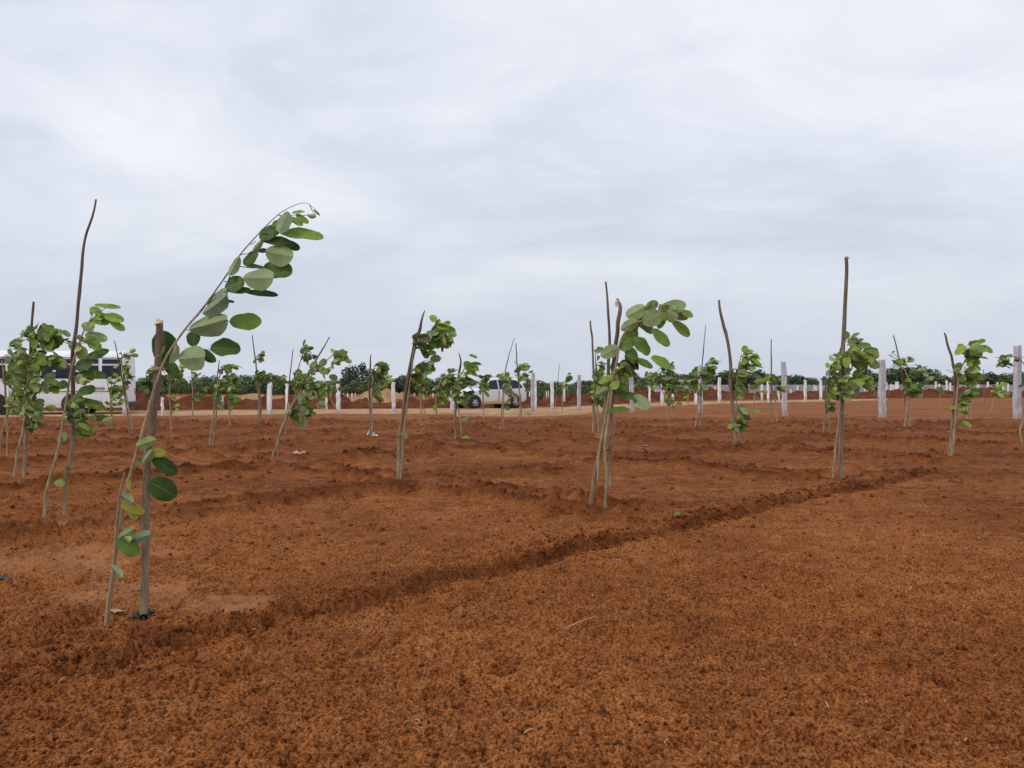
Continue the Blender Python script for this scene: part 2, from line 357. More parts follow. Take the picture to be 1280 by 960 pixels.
M['white_bag'] = simple('white_polythene', (0.66, 0.67, 0.72), 0.35, var=0.2, scale=25, bumpd=0.02)
M['dry_leaf'] = simple('dry_leaf_skin', (0.42, 0.29, 0.18), 0.8, var=0.25, scale=40)
M['straw'] = simple('straw', (0.46, 0.34, 0.19), 0.85, var=0.25, scale=30)
M['pale_stone'] = simple('pale_stone', (0.50, 0.40, 0.30), 0.85, var=0.2, scale=12, bumpd=0.02)

# ------------------------------------------------------------------ numpy noise for the ground
def _hash(ix, iy, k):
    h = (ix.astype(np.int64) * 374761393 + iy.astype(np.int64) * 668265263 + k * 1274126177) & 0x7fffffff
    h = ((h ^ (h >> 13)) * 1274126177) & 0x7fffffff; h = ((h ^ (h >> 15)) * 2246822519) & 0x7fffffff
    return ((h ^ (h >> 16)) & 0xffffff) / float(0xffffff)
def vnoise(x, y, k=0):
    ix = np.floor(x); iy = np.floor(y); fx = x - ix; fy = y - iy
    fx = fx * fx * fx * (fx * (fx * 6 - 15) + 10); fy = fy * fy * fy * (fy * (fy * 6 - 15) + 10)
    a = _hash(ix, iy, k); b = _hash(ix + 1, iy, k); c = _hash(ix, iy + 1, k); d = _hash(ix + 1, iy + 1, k)
    return (a + (b - a) * fx) * (1 - fy) + (c + (d - c) * fx) * fy
def fbm(x, y, k=0, o=4, g=0.5):
    s = 0; a = 1; n = 0; ca, sa = math.cos(0.6), math.sin(0.6)
    for i in range(o):
        s = s + a * (vnoise(x, y, k + i * 17) * 2 - 1); n += a; a *= g
        x, y = (x * ca - y * sa) * 2.03 + 5.3, (x * sa + y * ca) * 2.03 + 1.7
    return s / n
def worley(x, y, k=0, dens=1.0):
    """height of rounded lumps: a jittered cell each, radius and presence varying"""
    ix = np.floor(x); iy = np.floor(y); best = np.zeros_like(x)
    for dx in (-1, 0, 1):
        for dy in (-1, 0, 1):
            cx = ix + dx; cy = iy + dy
            px = cx + _hash(cx, cy, k); py = cy + _hash(cx, cy, k + 1); r = 0.35 + 0.55 * _hash(cx, cy, k + 2)
            on = _hash(cx, cy, k + 3) < dens
            q = 1 - ((x - px) ** 2 + (y - py) ** 2) / (r * r)
            best = np.maximum(best, np.where(on, np.sqrt(np.maximum(q, 0)) * r, 0))
    return best
def sst(a, b, x):
    t = np.clip((x - a) / (b - a), 0, 1); return t * t * (3 - 2 * t)

# field grid: beds run diagonally; U along the planted row, V across it
BASES = []                     # (x, y, radius, strength) of planting pits, filled from the sapling list below
def uv_of(x, y): return (x + y) / math.sqrt(2), (y - x) / math.sqrt(2)
EDGE_PX = [(-150, 905), (0, 855), (120, 838), (250, 800), (430, 764), (560, 731), (700, 697), (850, 661), (1000, 626), (1130, 598), (1230, 578)]
EDGE = [((px - 640) / F * depth(py), depth(py)) for px, py in EDGE_PX]
EU = np.array([uv_of(*e)[0] for e in EDGE]); EV = np.array([uv_of(*e)[1] for e in EDGE])

def ground_fields(x, y, detail=True):
    """height, crust, damp, bare"""
    u, v = uv_of(x, y)
    wob = 0.07 * fbm(x * 1.7, y * 1.7, 3, 4) + 0.04 * fbm(x * 8, y * 8, 9, 3)
    ev = np.interp(u, EU, EV) + wob
    s = v - ev                                     # >0: on the raised bed beyond the cut edge
    endf = 1 - sst(11.8, 14.2, u)                   # the cut fades out beyond the far corner
    gap = 1 - 0.55 * np.exp(-((u - 5.75) / 0.45) ** 2)   # trampled where the row crosses
    inner = (1 - sst(28.0, 33.0, y))
    h = 0.03 * fbm(x * 0.35, y * 0.35, 21, 3)
    var_ = (0.7 + 0.5 * vnoise(u * 0.9, u * 0, 13)) * (0.5 + 0.5 * sst(1.6, 3.2, u)); gap = gap * var_
    step = 0.088 * endf * gap
    h = h + step * sst(-0.06, 0.04, s) * (1 - 0.75 * sst(0.12, 0.8, s)) - 0.030 * endf * gap * np.exp(-((s + 0.09) / 0.06) ** 2)
    h = h + 0.018 * endf * np.exp(-((s + 0.22) / 0.08) ** 2) * (0.6 + vnoise(u * 4, v * 4, 77))
    # bunds between beds
    bund = np.zeros_like(x)
    for uc in (1.9, 6.35, 10.6, 14.9, 19.2, 23.5, 28.0):
        d = u - uc - 0.10 * fbm(v * 0.9, u * 0 + uc, 31, 3)
        bund = np.maximum(bund, np.exp(-((np.abs(d) - 0.25) / 0.10) ** 2) * sst(0.2, 0.7, s) * (0.28 if uc < 2 else 1.0))
    for vc in (8.0, 11.6, 15.2, 18.8, 22.4, 26.0, 30):
        d = v - vc - 0.10 * fbm(u * 0.9, u * 0 + vc, 37, 3)
        bund = np.maximum(bund, 0.85 * np.exp(-((np.abs(d) - 0.24) / 0.10) ** 2))
    for vc in (0.0, -3.6, -7.2, -10.8, -14.4):
        d = v - vc - 0.3 * fbm(u * 0.5, u * 0 + vc, 41, 3)
        bund = np.maximum(bund, 0.7 * np.exp(-(d / 0.2) ** 2) * sst(13.5, 15, u))
    bund = bund * (0.7 + 0.3 * vnoise(u * 1.3, v * 1.3, 51)) * inner
    h = h + 0.115 * bund
    # pale water-laid crust in hollows beside the bunds
    cm = np.zeros_like(x)
    for uc in (6.35, 10.6, 14.9, 19.2, 23.5):
        d = u - uc - 0.10 * fbm(v * 0.9, u * 0 + uc, 31, 3)
        cm = np.maximum(cm, np.exp(-(d / 0.16) ** 2) * sst(0.5, 1.0, s) * sst(0.25, 0.48, vnoise(v * 0.5 + uc * 3.1, u * 0.2, 61)))
    pit = np.zeros_like(x); rim = np.zeros_like(x)
    for bx, by, br, bs in BASES:
        q = np.sqrt((x - bx) ** 2 + (y - by) ** 2)
        q = q + 0.10 * fbm(x * 3 + bx, y * 3 + by, 71, 3)
        rim = np.maximum(rim, bs * np.exp(-((q - br) / (0.30 * br + 0.03)) ** 2)); pit = np.maximum(pit, bs * np.exp(-(q / (0.75 * br)) ** 2))
    h = h + 0.040 * rim * (0.5 + 0.7 * vnoise(x * 4, y * 4, 81)) - 0.02 * pit
    # the smooth silted apron round the first sapling
    for ax, ay, rx, ry, st in ((-2.35, 4.9, 0.62, 0.5, 0.8), (-3.25, 5.9, 0.85, 0.7, 0.7), (-1.75, 4.6, 0.36, 0.28, 0.9), (-3.9, 7.6, 0.7, 0.5, 0.5)):
        q = np.sqrt(((x - ax) / rx) ** 2 + ((y - ay) / ry) ** 2) + 0.75 * fbm(x * 2.6, y * 2.6, 91, 4, 0.6)
        cm = np.maximum(cm, st * (1 - sst(0.45, 1.15, q)))
    cm = np.clip(cm * inner, 0, 1) * (s > 0.05)
    bare = sst(27.0, 34.0, y + 5.5 * fbm(x * 0.10, y * 0.16, 101, 4))
    damp_shade = np.clip(0.85 * endf * gap * np.exp(-((s + 0.015) / 0.055) ** 2) * (0.40 + 0.6 * vnoise(u * 6, v * 6, 111)), 0, 0.85)  # cut face: moist soil, with the shade of the step painted in
    damp_shade = np.maximum(damp_shade, 1.15 * bund * (0.5 + 0.5 * vnoise(u * 2.1, v * 2.1, 117)))  # clod shadows along the bund rims painted into the soil colour
    damp_shade = np.maximum(damp_shade, 0.26 * sst(0.45, 0.70, 0.6 * vnoise(x * 0.28 + 4, y * 0.5, 118) + 0.4 * vnoise(x * 1.3, y * 1.9, 128)) * sst(6, 11, y) * inner)
    damp_shade = np.maximum(damp_shade, 0.36 * sst(11, 17, y) * inner * (0.40 + 0.60 * vnoise(x * 0.35, y * 0.8, 129)) * (1 - 0.6 * cm))
    damp_shade = np.maximum(damp_shade, 0.35 * sst(0.60, 0.78, vnoise(x * 0.45 + 9, y * 1.3, 133)) * sst(8, 12, y) * inner)
    damp_shade = np.maximum(damp_shade, 0.8 * rim * (1 - cm) * vnoise(x * 5, y * 5, 119)) * inner
    if detail:
        rough = (1 - 0.45 * cm) * (1 - 0.75 * bare) * (1 + 0.9 * np.clip(rim, 0, 1) * (1 - cm) + 0.7 * bund + 0.4 * endf * np.exp(-((s + 0.02) / 0.11) ** 2))
        patch = 0.55 + 0.9 * vnoise(x * 1.1, y * 1.1, 121)
        f3 = 1 - sst(4.5, 8.5, y); f2 = 1 - sst(8, 13, y); f1 = 1 - sst(14, 20, y)     # lumps too small to be told apart further off are left to the surface material
        wx = x + 0.02 * fbm(x * 14, y * 14, 131, 2); wy = y + 0.02 * fbm(x * 14 + 9, y * 14, 137, 2)
        big = worley(wx / 0.13, wy / 0.13, 141, 0.15) * 0.032
        med = worley(wx / 0.055 + 3.3, wy / 0.055, 151, 0.35) * 0.018
        sml = worley(wx / 0.020 + 1.3, wy / 0.020 + 7, 161, 0.6) * 0.010
        und = 0.014 * fbm(x * 3, y * 3, 171, 2, 0.6) * f1 + 0.006 * fbm(x * 13, y * 13, 173, 2, 0.6) * f2 + 0.006 * fbm(x * 40, y * 40, 175, 2, 0.6) * f3
        pits = -0.024 * sst(0.72, 0.86, vnoise(x * 14, y * 14, 181)) * sst(0.35, 0.6, vnoise(x * 2, y * 2, 183)) * f2 - 0.048 * worley(wx / 0.085, wy / 0.07, 203, 0.11) * f2 - 0.018 * sst(0.70, 0.82, vnoise(x * 40, y * 36, 187)) * f3
        far = 0.030 * fbm(x * 1.1, y * 1.1, 191, 3, 0.6) * sst(7, 13, y) + 0.045 * worley(x / 0.30, y / 0.34, 193, 0.2) * sst(8, 13, y) + 0.03 * worley(x / 0.8, y / 0.6, 197, 0.25) * sst(13, 19, y)
        h = h + rough * (und + patch * (big * f1 + 0.75 * med * f2) + pits + sml * f3 + far)
    h = h * (1 - 0.75 * bare)
    return h, cm, damp_shade, bare
def zg(x, y):
    a = np.array([float(x)]); b = np.array([float(y)]); return float(ground_fields(a, b, False)[0][0])

# ------------------------------------------------------------------ leaves
class Leaves:
    def __init__(s): s.v = []; s.f = []; s.mi = []; s.uv = []; s.t = []
    def leaf(s, base, d, nrm, length, width, fold=0.25, curl=0.15, tint=0.4, rows=5, halves=1, twist=0.0, tipw=0.0):
        """one leaf blade: an upper skin and an underside, folded along the midrib and curled towards the tip"""
        d = d.normalized(); side = d.cross(nrm).normalized(); nrm = side.cross(d).normalized()
        gap = length * 0.006 + 0.0004
        for sg in (-1, 1):                          # two half blades meeting in a crease at the midrib
            b0 = len(s.v); cols = halves + 1; pts = []
            for i in range(rows + 1):
                t = 0.5 - 0.5 * math.cos(math.pi * i / rows); w = width * 0.5 * (max(0.0, 1 - (2 * t - 1) ** 2) ** 0.5 if 0 < i < rows else 0.03) * (1 + 0.16 * (t - 0.5))
                tw = twist * t; sd = side * math.cos(tw) + nrm * math.sin(tw); nn = nrm * math.cos(tw) - side * math.sin(tw)
                c = base + d * (length * t) - nrm * (curl * length * t * t)
                for j in range(cols):
                    q = sg * j / halves
                    z = abs(q) * math.sin(fold) * w - 0.16 * w * q * q + 0.12 * w * abs(q) * math.sin(t * 11 + q * 2 + length * 300) * (1 if halves > 1 else 0)
                    pts.append((c + sd * (q * w * math.cos(fold)) + nn * z, nn, (0.5 + q * 0.5, t)))
            for lay in (0, 1):
                for c, nn, uv in pts:
                    s.v.append(c - nn * (gap * lay)); s.uv.append(uv); s.t.append(tint)
                o = b0 + lay * len(pts)
                for i in range(rows):
                    for j in range(cols - 1):
                        a = o + i * cols + j; q = [a, a + 1, a + cols + 1, a + cols]
                        if sg < 0: q = q[::-1]
                        s.f.append(q if lay == 0 else [q[0], q[3], q[2], q[1]]); s.mi.append(lay)
    def build(s, parent, mats=None):
        return fresh_mesh('foliage', s.v, s.f, mats or [M['leaf_up'], M['leaf_dn'], M['twig']], parent, mi=s.mi, uv=s.uv, tint=s.t)
TOCAM = Vector((0, -1, 0))

def px_leaf(lv, d, x0, y0, x1, y1, w, face, tint, dy=0.0, fold=0.3, hero=True, rnd=rng):
    """a leaf from its stalk end to its tip, given in photograph pixels at depth d; face 'u' shows its top, 'l' its underside"""
    a = P(x0, y0, d + dy); b = P(x1, y1, d + dy + rnd.uniform(-0.25, 0.25) * (abs(x1 - x0) + abs(y1 - y0)) / F * d)
    dr = b - a; n = TOCAM + Vector((rnd.uniform(-0.3, 0.3), 0, 0.45 + rnd.uniform(-0.2, 0.3)))
    if face == 'l': n = -TOCAM + Vector((rnd.uniform(-0.25, 0.25), 0, rnd.uniform(-0.25, 0.1)))
    n = n - dr.normalized() * n.dot(dr.normalized())
    lv.leaf(a, dr, n.normalized(), dr.length, w / F * d * 1.06 / math.cos(fold), fold, rnd.uniform(0.02, 0.20), tint, rows=9 if hero else 5, halves=3 if hero else 1, twist=rnd.uniform(-0.35, 0.35))

def cluster(lv, mb, d, root, cx, cy, rx, ry, n, lp, tint=(0.2, 0.75), under=0.35, wind=1.0, rnd=rng):
    """twigs from root towards an elliptical patch of the crown with leaves along them (pixels at depth d)"""
    rx *= 1.18; ry *= 1.12; cx += rx * 0.15; n = int(n * 1.35 + 1); lp = lp * 1.06; tint = (min(.86, tint[0] + .16), min(.88, tint[1] + .18) if tint[1] < .9 else tint[1]); k = max(2, int(round(n / 6.0))); m = rx / F * d
    for i in range(k):
        an = rnd.uniform(0, 6.283); q = math.sqrt(rnd.uniform(0.05, 1))
        ex = cx + rx * q * math.cos(an); ey = cy + ry * q * math.sin(an); dz = rnd.uniform(-0.8, 0.8) * m
        r0 = root[rnd.randrange(len(root))] if isinstance(root, list) else root
        r0 = min(([r0] if not isinstance(root, list) else root), key=lambda p: (p[0] - ex) ** 2 + (p[1] - ey - ry * 0.5) ** 2)
        mx = (r0[0] + ex) / 2 + rnd.uniform(-2, 2); my = (r0[1] + ey) / 2 + rnd.uniform(-0.25, 0.1) * abs(ex - r0[0])
        r_ = max(0.0012, 0.0011 * d * 0.33)
        pts = [(*P(r0[0], r0[1], d), r_ * 1.5), (*P(mx, my, d + dz * 0.5), r_ * 1.1), (*P(ex, ey, d + dz), r_ * 0.7)]
        path = tube(mb, pts, 4, 4, 0, 0, False, rnd=rnd)
        nl = int(math.ceil(n / k))
        for j in range(nl):
            f = rnd.uniform(0.2, 1.0) if j else 1.0
            p = path[min(len(path) - 1, int(f * (len(path) - 1) + 0.5))]; base = Vector(p[:3])
            dirv = Vector((rnd.gauss(0.85 * wind, 0.55), rnd.gauss(0, 0.55), rnd.gauss(-0.08, 0.45)))
            if dirv.length < 0.1: dirv = Vector((1, 0, 0))
            ln = lp / F * d * rnd.uniform(0.7, 1.25)
            nrm = Vector((rnd.gauss(0, 0.45), rnd.gauss(-0.45, 0.5), rnd.gauss(0.75, 0.45)))
            if rnd.random() < under: nrm = Vector((rnd.gauss(-0.3, 0.4), rnd.gauss(0.8, 0.35), rnd.gauss(0.1, 0.4)))
            base = base + dirv.normalized() * ln * 0.15
            lv.leaf(base, dirv, nrm, ln, ln * rnd.uniform(0.58, 0.82), rnd.uniform(0.1, 0.5), rnd.uniform(-0.1, 0.3), rnd.uniform(*tint), rows=4 if d < 15 else 3, halves=1, twist=rnd.uniform(-0.5, 0.5))

def px_pole(mb, d, pts, sides=9, seg=6, wob=0.5, knots=0, dd=None, cap=True, rnd=rng):
    """tube through pixel points (x, y, width px); runs a little way into the ground"""
    w = []
    for i, (x, y, wd) in enumerate(pts):
        q = d + (dd[i] if dd else 0.0); w.append((*P(x, y, q), wd * 0.37 / F * q))
    p0 = Vector(w[0][:3]); p1 = Vector(w[1][:3]); ext = (p0 - p1).normalized() * 0.14
    if p0.z < 0.25: w = [(*(p0 + ext), w[0][3] * 1.03)] + w
    return tube(mb, w, sides, seg, wob, knots, cap, rnd=rnd)

def local(o_list, root):
    """move mesh data so that the object's origin stands at the thing's base"""
    for o in o_list:
        o.data.transform(Matrix.Translation(-root.location))

def make_stake(d, pts, label, group='stakes that hold the saplings', wob=0.9, knots=2, mt='stake', tie=None, cut=None, dd=None, name='wooden_stake', rnd=rng):
    mb = MB(); px_pole(mb, d, pts, 10 if d < 12 else 7, 7, wob, knots, dd, rnd=rnd)
    o = mb.build(name, M[mt]); base = P(pts[0][0], pts[0][1], d)
    o.data.transform(Matrix.Translation(-base)); o.location = base
    tag(o, label, 'stake', group)
    if tie:
        tb = MB()
        for (x, y, wpx) in tie:
            r = wpx * 0.5 / F * d
            for k in range(3):
                ring = []; c = P(x, y + k * 1.6 - 1.6, d); sl_ = rnd.uniform(-0.3, 0.3)
                for i in range(13):
                    an = 2 * math.pi * i / 12; ring.append((c.x + math.cos(an) * r * 1.25, c.y + math.sin(an) * r * 1.25, c.z + math.cos(an) * r * sl_, 0.0045))
                tube(tb, ring, 5, 2, 0.3, 0, False, rnd=rnd)
            for sgn in (-1, 1):
                tube(tb, [(c.x, c.y - r * 1.2, c.z, 0.004), (c.x + sgn * 0.03, c.y - r * 1.5, c.z + 0.01, 0.0035), (c.x + sgn * 0.055, c.y - r * 1.4, c.z - 0.02, 0.002)], 5, 3, 0.2, 0, True, rnd=rnd)
        t = tb.build('tie', M['rope'], o); t.data.transform(Matrix.Translation(-base))
    if cut:
        cb = MB()
        for (x, y, w0, hpx) in cut:
            tube(cb, [(*P(x, y + 1, d), w0 * 0.52 / F * d), (*P(x - w0 * 0.10, y - hpx * 0.5, d), w0 * 0.40 / F * d), (*P(x - w0 * 0.22, y - hpx, d), w0 * 0.10 / F * d)], 8, 2, 1.2, 0, True, rnd=rnd)
        c = cb.build('cut_end', M['cut'], o); c.data.transform(Matrix.Translation(-base))
    return o

def finish_sapling(base, stem_mb, lv, label, group='young trees planted in the red field', extra=None, stem_mat='stem', name='sapling'):
    root = empty(name, base); tag(root, label, 'sapling', group)
    st = stem_mb.build('stem', M[stem_mat], root); st.data.transform(Matrix.Translation(-base))
    if extra is not None and extra.v:
        b0 = len(lv.v); lv.v += extra.v; lv.f += [[b0 + i for i in f] for f in extra.f]; lv.mi += [2] * len(extra.f); lv.uv += [(0, 0)] * len(extra.v); lv.t += [0.3] * len(extra.v)
    fo = lv.build(root); fo.data.transform(Matrix.Translation(-base)); return root
# ------------------------------------------------------------------ sapling table (photograph pixels; base row gives the distance)
# near saplings also dig a planting pit into the ground
for (bx, by, br, bs) in ((160, 780, 0.44, 0.9), (748, 643, 0.45, 1.0), (1047, 603, 0.42, 0.9), (1188, 573, 0.45, 0.6), (499, 601, 0.42, 0.9), (70, 647, 0.45, 0.5),
                         (24, 599, 0.45, 0.5), (343, 577, 0.5, 0.8), (921, 560, 0.5, 1.0), (572, 557, 0.5, 1.0), (464, 551, 0.45, 0.4), (1034, 545, 0.5, 0.6), (1132, 536, 0.55, 0.9),
                         (265, 559, 0.45, 0.5), (1276, 553, 0.5, 0.6), (872, 534, 0.55, 0.9), (968, 530, 0.5, 0.7), (742, 536, 0.5, 0.8), (380, 541, 0.5, 0.6), (627, 540, 0.5, 0.4)):
    dd_ = depth(by); BASES.append(((bx - 640) / F * dd_, dd_, br, bs))

# ------------------------------------------------------------------ ground: one sheet from the photographer's feet to the horizon
def build_ground():
    ys = list(np.linspace(0.55, 2.35, 26)); py = 1015.0
    while py > HZ + 2.2:
        ys.append(depth(py)) if depth(py) > 2.36 else None
        py -= 0.5
    ys += [depth(HZ + q) for q in (1.8, 1.4, 1.0, 0.7, 0.45)]
    ys = np.array(ys); AP = 0.8
    ts = np.concatenate([np.linspace(-3.2, -0.72, 70, endpoint=False), np.linspace(-0.72, 0.72, 1320), np.linspace(0.72, 3.2, 71)[1:]])
    Y, T = np.meshgrid(ys, ts, indexing='ij'); X = (Y + AP) * T
    jit = (_hash(np.arange(Y.size).reshape(Y.shape), Y * 0, 5) - 0.5)
    X = X + jit * 0.0006 * (Y + AP)
    z, cm, dp, ba = ground_fields(X.ravel(), Y.ravel())
    # the bed of the dirt road is graded flat and a little lower, so the road surface lies in it
    co = np.stack([X.ravel(), Y.ravel(), z], 1).astype(np.float32)
    co[:, 2] = road_cut(co[:, 0], co[:, 1], co[:, 2])
    nr, ncol = Y.shape; idx = np.arange(nr * ncol, dtype=np.int32).reshape(nr, ncol)
    q = np.stack([idx[:-1, :-1], idx[:-1, 1:], idx[1:, 1:], idx[1:, :-1]], -1).reshape(-1, 4)
    me = bpy.data.meshes.new('ground'); me.vertices.add(len(co)); me.vertices.foreach_set('co', co.ravel())
    me.loops.add(q.size); me.loops.foreach_set('vertex_index', q.ravel()); me.polygons.add(len(q))
    me.polygons.foreach_set('loop_start', np.arange(0, q.size, 4, dtype=np.int32))
    me.polygons.foreach_set('use_smooth', np.ones(len(q), bool))
    me.update(calc_edges=True)
    for nm, a in (('crust', cm), ('damp_shade', dp), ('bare', ba), ('farr', 0.85 * sst(5.5, 10, Y.ravel()) * (1 - 0.25 * ba))):
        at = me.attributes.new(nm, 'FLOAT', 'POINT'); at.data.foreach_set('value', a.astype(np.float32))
    me.materials.append(M['soil']); o = bpy.data.objects.new('ground', me); COL.objects.link(o); o['kind'] = 'structure'; return o

ROAD_TOP = [(-260, 513.5), (0, 513), (250, 512.2), (420, 510.5), (560, 509.5), (650, 509), (720, 507), (800, 503.2), (900, 501.2), (1000, 499.6), (1110, 498.4)]
ROAD_BOT = [(-260, 522), (0, 521), (250, 519.3), (420, 517.2), (560, 517.6), (650, 519.8), (720, 517.5), (800, 508.5), (900, 504.6), (1000, 502.4), (1110, 500.0)]
def _g(px, py): d = depth(py); return ((px - 640) / F * d, d)
_rt = np.array([_g(*p) for p in ROAD_TOP]); _rb = np.array([_g(*p) for p in ROAD_BOT])
def road_cut(x, y, z):
    top = np.interp(x, _rt[:, 0], _rt[:, 1]); bot = np.interp(x, _rb[:, 0], _rb[:, 1])
    edge = 0.5 * fbm(x * 0.8, y * 0.8, 201, 3)
    inside = sst(-0.2, 0.5, y - bot + edge - 0.3) * sst(-0.2, 0.5, top - y + 0.2)
    inside = inside * (x < _rt[-1, 0]) * (x > _rt[0, 0])
    return z * (1 - inside) - 0.07 * inside
def build_road():
    n = 260; m = 14; vs = []; fs = []
    t = np.linspace(0, 1, n); xt = np.interp(t, np.linspace(0, 1, len(_rt)), _rt[:, 0]); yt = np.interp(t, np.linspace(0, 1, len(_rt)), _rt[:, 1])
    xb = np.interp(t, np.linspace(0, 1, len(_rb)), _rb[:, 0]); yb = np.interp(t, np.linspace(0, 1, len(_rb)), _rb[:, 1])
    for j in range(m):
        s = j / (m - 1)
        x = xb + (xt - xb) * s; y = yb + (yt - yb) * s
        ed = (abs(s - 0.5) * 2) ** 5
        x_ = x; y_ = y + 0.5 * fbm(x * 0.9, y * 0.9 + s * 3, 211, 3) * (1 if j in (0, m - 1) else 0.2)
        z = 0.015 + 0.035 * fbm(x * 1.6, y * 1.6, 213, 4) - 0.13 * ed - 0.03 * (np.exp(-((s - 0.3) / 0.06) ** 2) + np.exp(-((s - 0.62) / 0.06) ** 2))
        vs += list(zip(x_, y_, z))
    for j in range(m - 1):
        for i in range(n - 1): fs.append([j * n + i, j * n + i + 1, (j + 1) * n + i + 1, (j + 1) * n + i])
    o = fresh_mesh('dirt_road', vs, fs, M['road']); o['kind'] = 'structure'; return o

def heap_strip(name, line, half, height, matl, seed, seglen=0.28, m=22, lump=0.35):
    """a long bank of dug earth: line of ground points, rounded and lumpy across"""
    pts = [np.array(p) for p in line]; L_ = sum(np.linalg.norm(pts[i + 1] - pts[i]) for i in range(len(pts) - 1)); n = int(L_ / seglen)
    cum = np.concatenate([[0], np.cumsum([np.linalg.norm(pts[i + 1] - pts[i]) for i in range(len(pts) - 1)])])
    s = np.linspace(0, L_, n); x = np.interp(s, cum, [p[0] for p in pts]); y = np.interp(s, cum, [p[1] for p in pts])
    taper = sst(0, 2.5, s) * sst(0, 2.5, L_ - s)
    hh = taper * np.interp(s, cum, height if isinstance(height, (list, tuple)) else [height] * len(pts))
    tx = np.gradient(x); ty = np.gradient(y); ln = np.hypot(tx, ty); nx = -ty / ln; ny = tx / ln
    vs = []; fs = []
    hv = 0.72 + 0.42 * fbm(s * 0.22, s * 0, seed, 3) + 0.28 * fbm(s * 1.0, s * 0, seed + 5, 3)
    for j in range(m):
        q = j / (m - 1) * 2 - 1
        X = x + nx * half * q; Y = y + ny * half * q
        prof = math.cos(q * math.pi / 2) ** 1.15
        Z = hh * hv * prof * (1 + lump * fbm(X * 1.5, Y * 1.5, seed + 9, 4, 0.6) * 1.6) + 0.10 * prof * fbm(X * 5, Y * 5, seed + 13, 3) - 0.08 * (abs(q) > 0.93)
        vs += list(zip(X, Y, Z))
    for j in range(m - 1):
        for i in range(n - 1): fs.append([j * n + i, j * n + i + 1, (j + 1) * n + i + 1, (j + 1) * n + i])
    return fresh_mesh(name, vs, fs, matl)

GROUND = build_ground(); ROAD = build_road()
b = heap_strip('earth_bank', [_g(-420, 512), _g(-100, 511.5), _g(180, 511.3), _g(420, 509.3), _g(560, 508.3), _g(700, 506.5)], 1.7, [0.85, 0.95, 0.86, 0.86, 0.86, 0.86], M['bank'], 301, 0.2, 26, 0.6); b['kind'] = 'structure'
b = heap_strip('earth_bank', [_g(690, 506.0), _g(790, 501.3), _g(900, 499), _g(1010, 498.2), _g(1100, 497.2), _g(1280, 496.4), _g(1600, 496)], 2.4, [0.85, 0.80, 0.85, 0.7, 0.75, 0.95, 0.9], M['bank'], 331, 0.3, 24, 0.5); b['kind'] = 'structure'
b = heap_strip('sandy_bank', [_g(-300, 505), _g(60, 504), _g(250, 503.5), _g(330, 504), _g(430, 504)], 2.6, [0.60, 0.70, 0.66, 0.60, 0.4], M['sand'], 351, 0.4, 18, 0.4); b['kind'] = 'structure'
# broken edge of stony verge by the car
b = heap_strip('stony_verge', [_g(572, 519.6), _g(650, 520.6), _g(700, 518.8), _g(745, 516)], 0.6, [0.10, 0.16, 0.16, 0.06], M['sand'], 371, 0.12, 12, 0.9); b['kind'] = 'structure'

def sand_heap():
    d = 46.0; c = P(480, 500, d); n = 60; m = 40; vs = []; fs = []
    for j in range(m):
        for i in range(n):
            u = (i / (n - 1) * 2 - 1) * 2.6; w = (j / (m - 1) * 2 - 1) * 2.0
            a = np.array([u]); b_ = np.array([w])
            r = math.sqrt((u / 2.35 + 0.08) ** 2 + (w / 1.8) ** 2); h_ = max(0, 1 - r) ** 0.85 * 1.35
            r2 = math.sqrt(((u - 1.1) / 1.3) ** 2 + (w / 1.6) ** 2); h_ = max(h_, max(0, 1 - r2) * 0.95)
            vs.append((u, w, h_ * (1 + 0.12 * float(fbm(a * 1.8, b_ * 1.8, 401, 4)[0])) + (0.05 * float(fbm(a * 5, b_ * 5, 407, 3)[0]) if h_ > 0 else -0.1)))
    for j in range(m - 1):
        for i in range(n - 1): fs.append([j * n + i, j * n + i + 1, (j + 1) * n + i + 1, (j + 1) * n + i])
    o = fresh_mesh('sand_heap', vs, fs, M['sand'], loc=(c.x, d, 0.0))
    tag(o, 'pale brown heap of sandy earth piled behind the dark red bank', 'heap')
sand_heap()

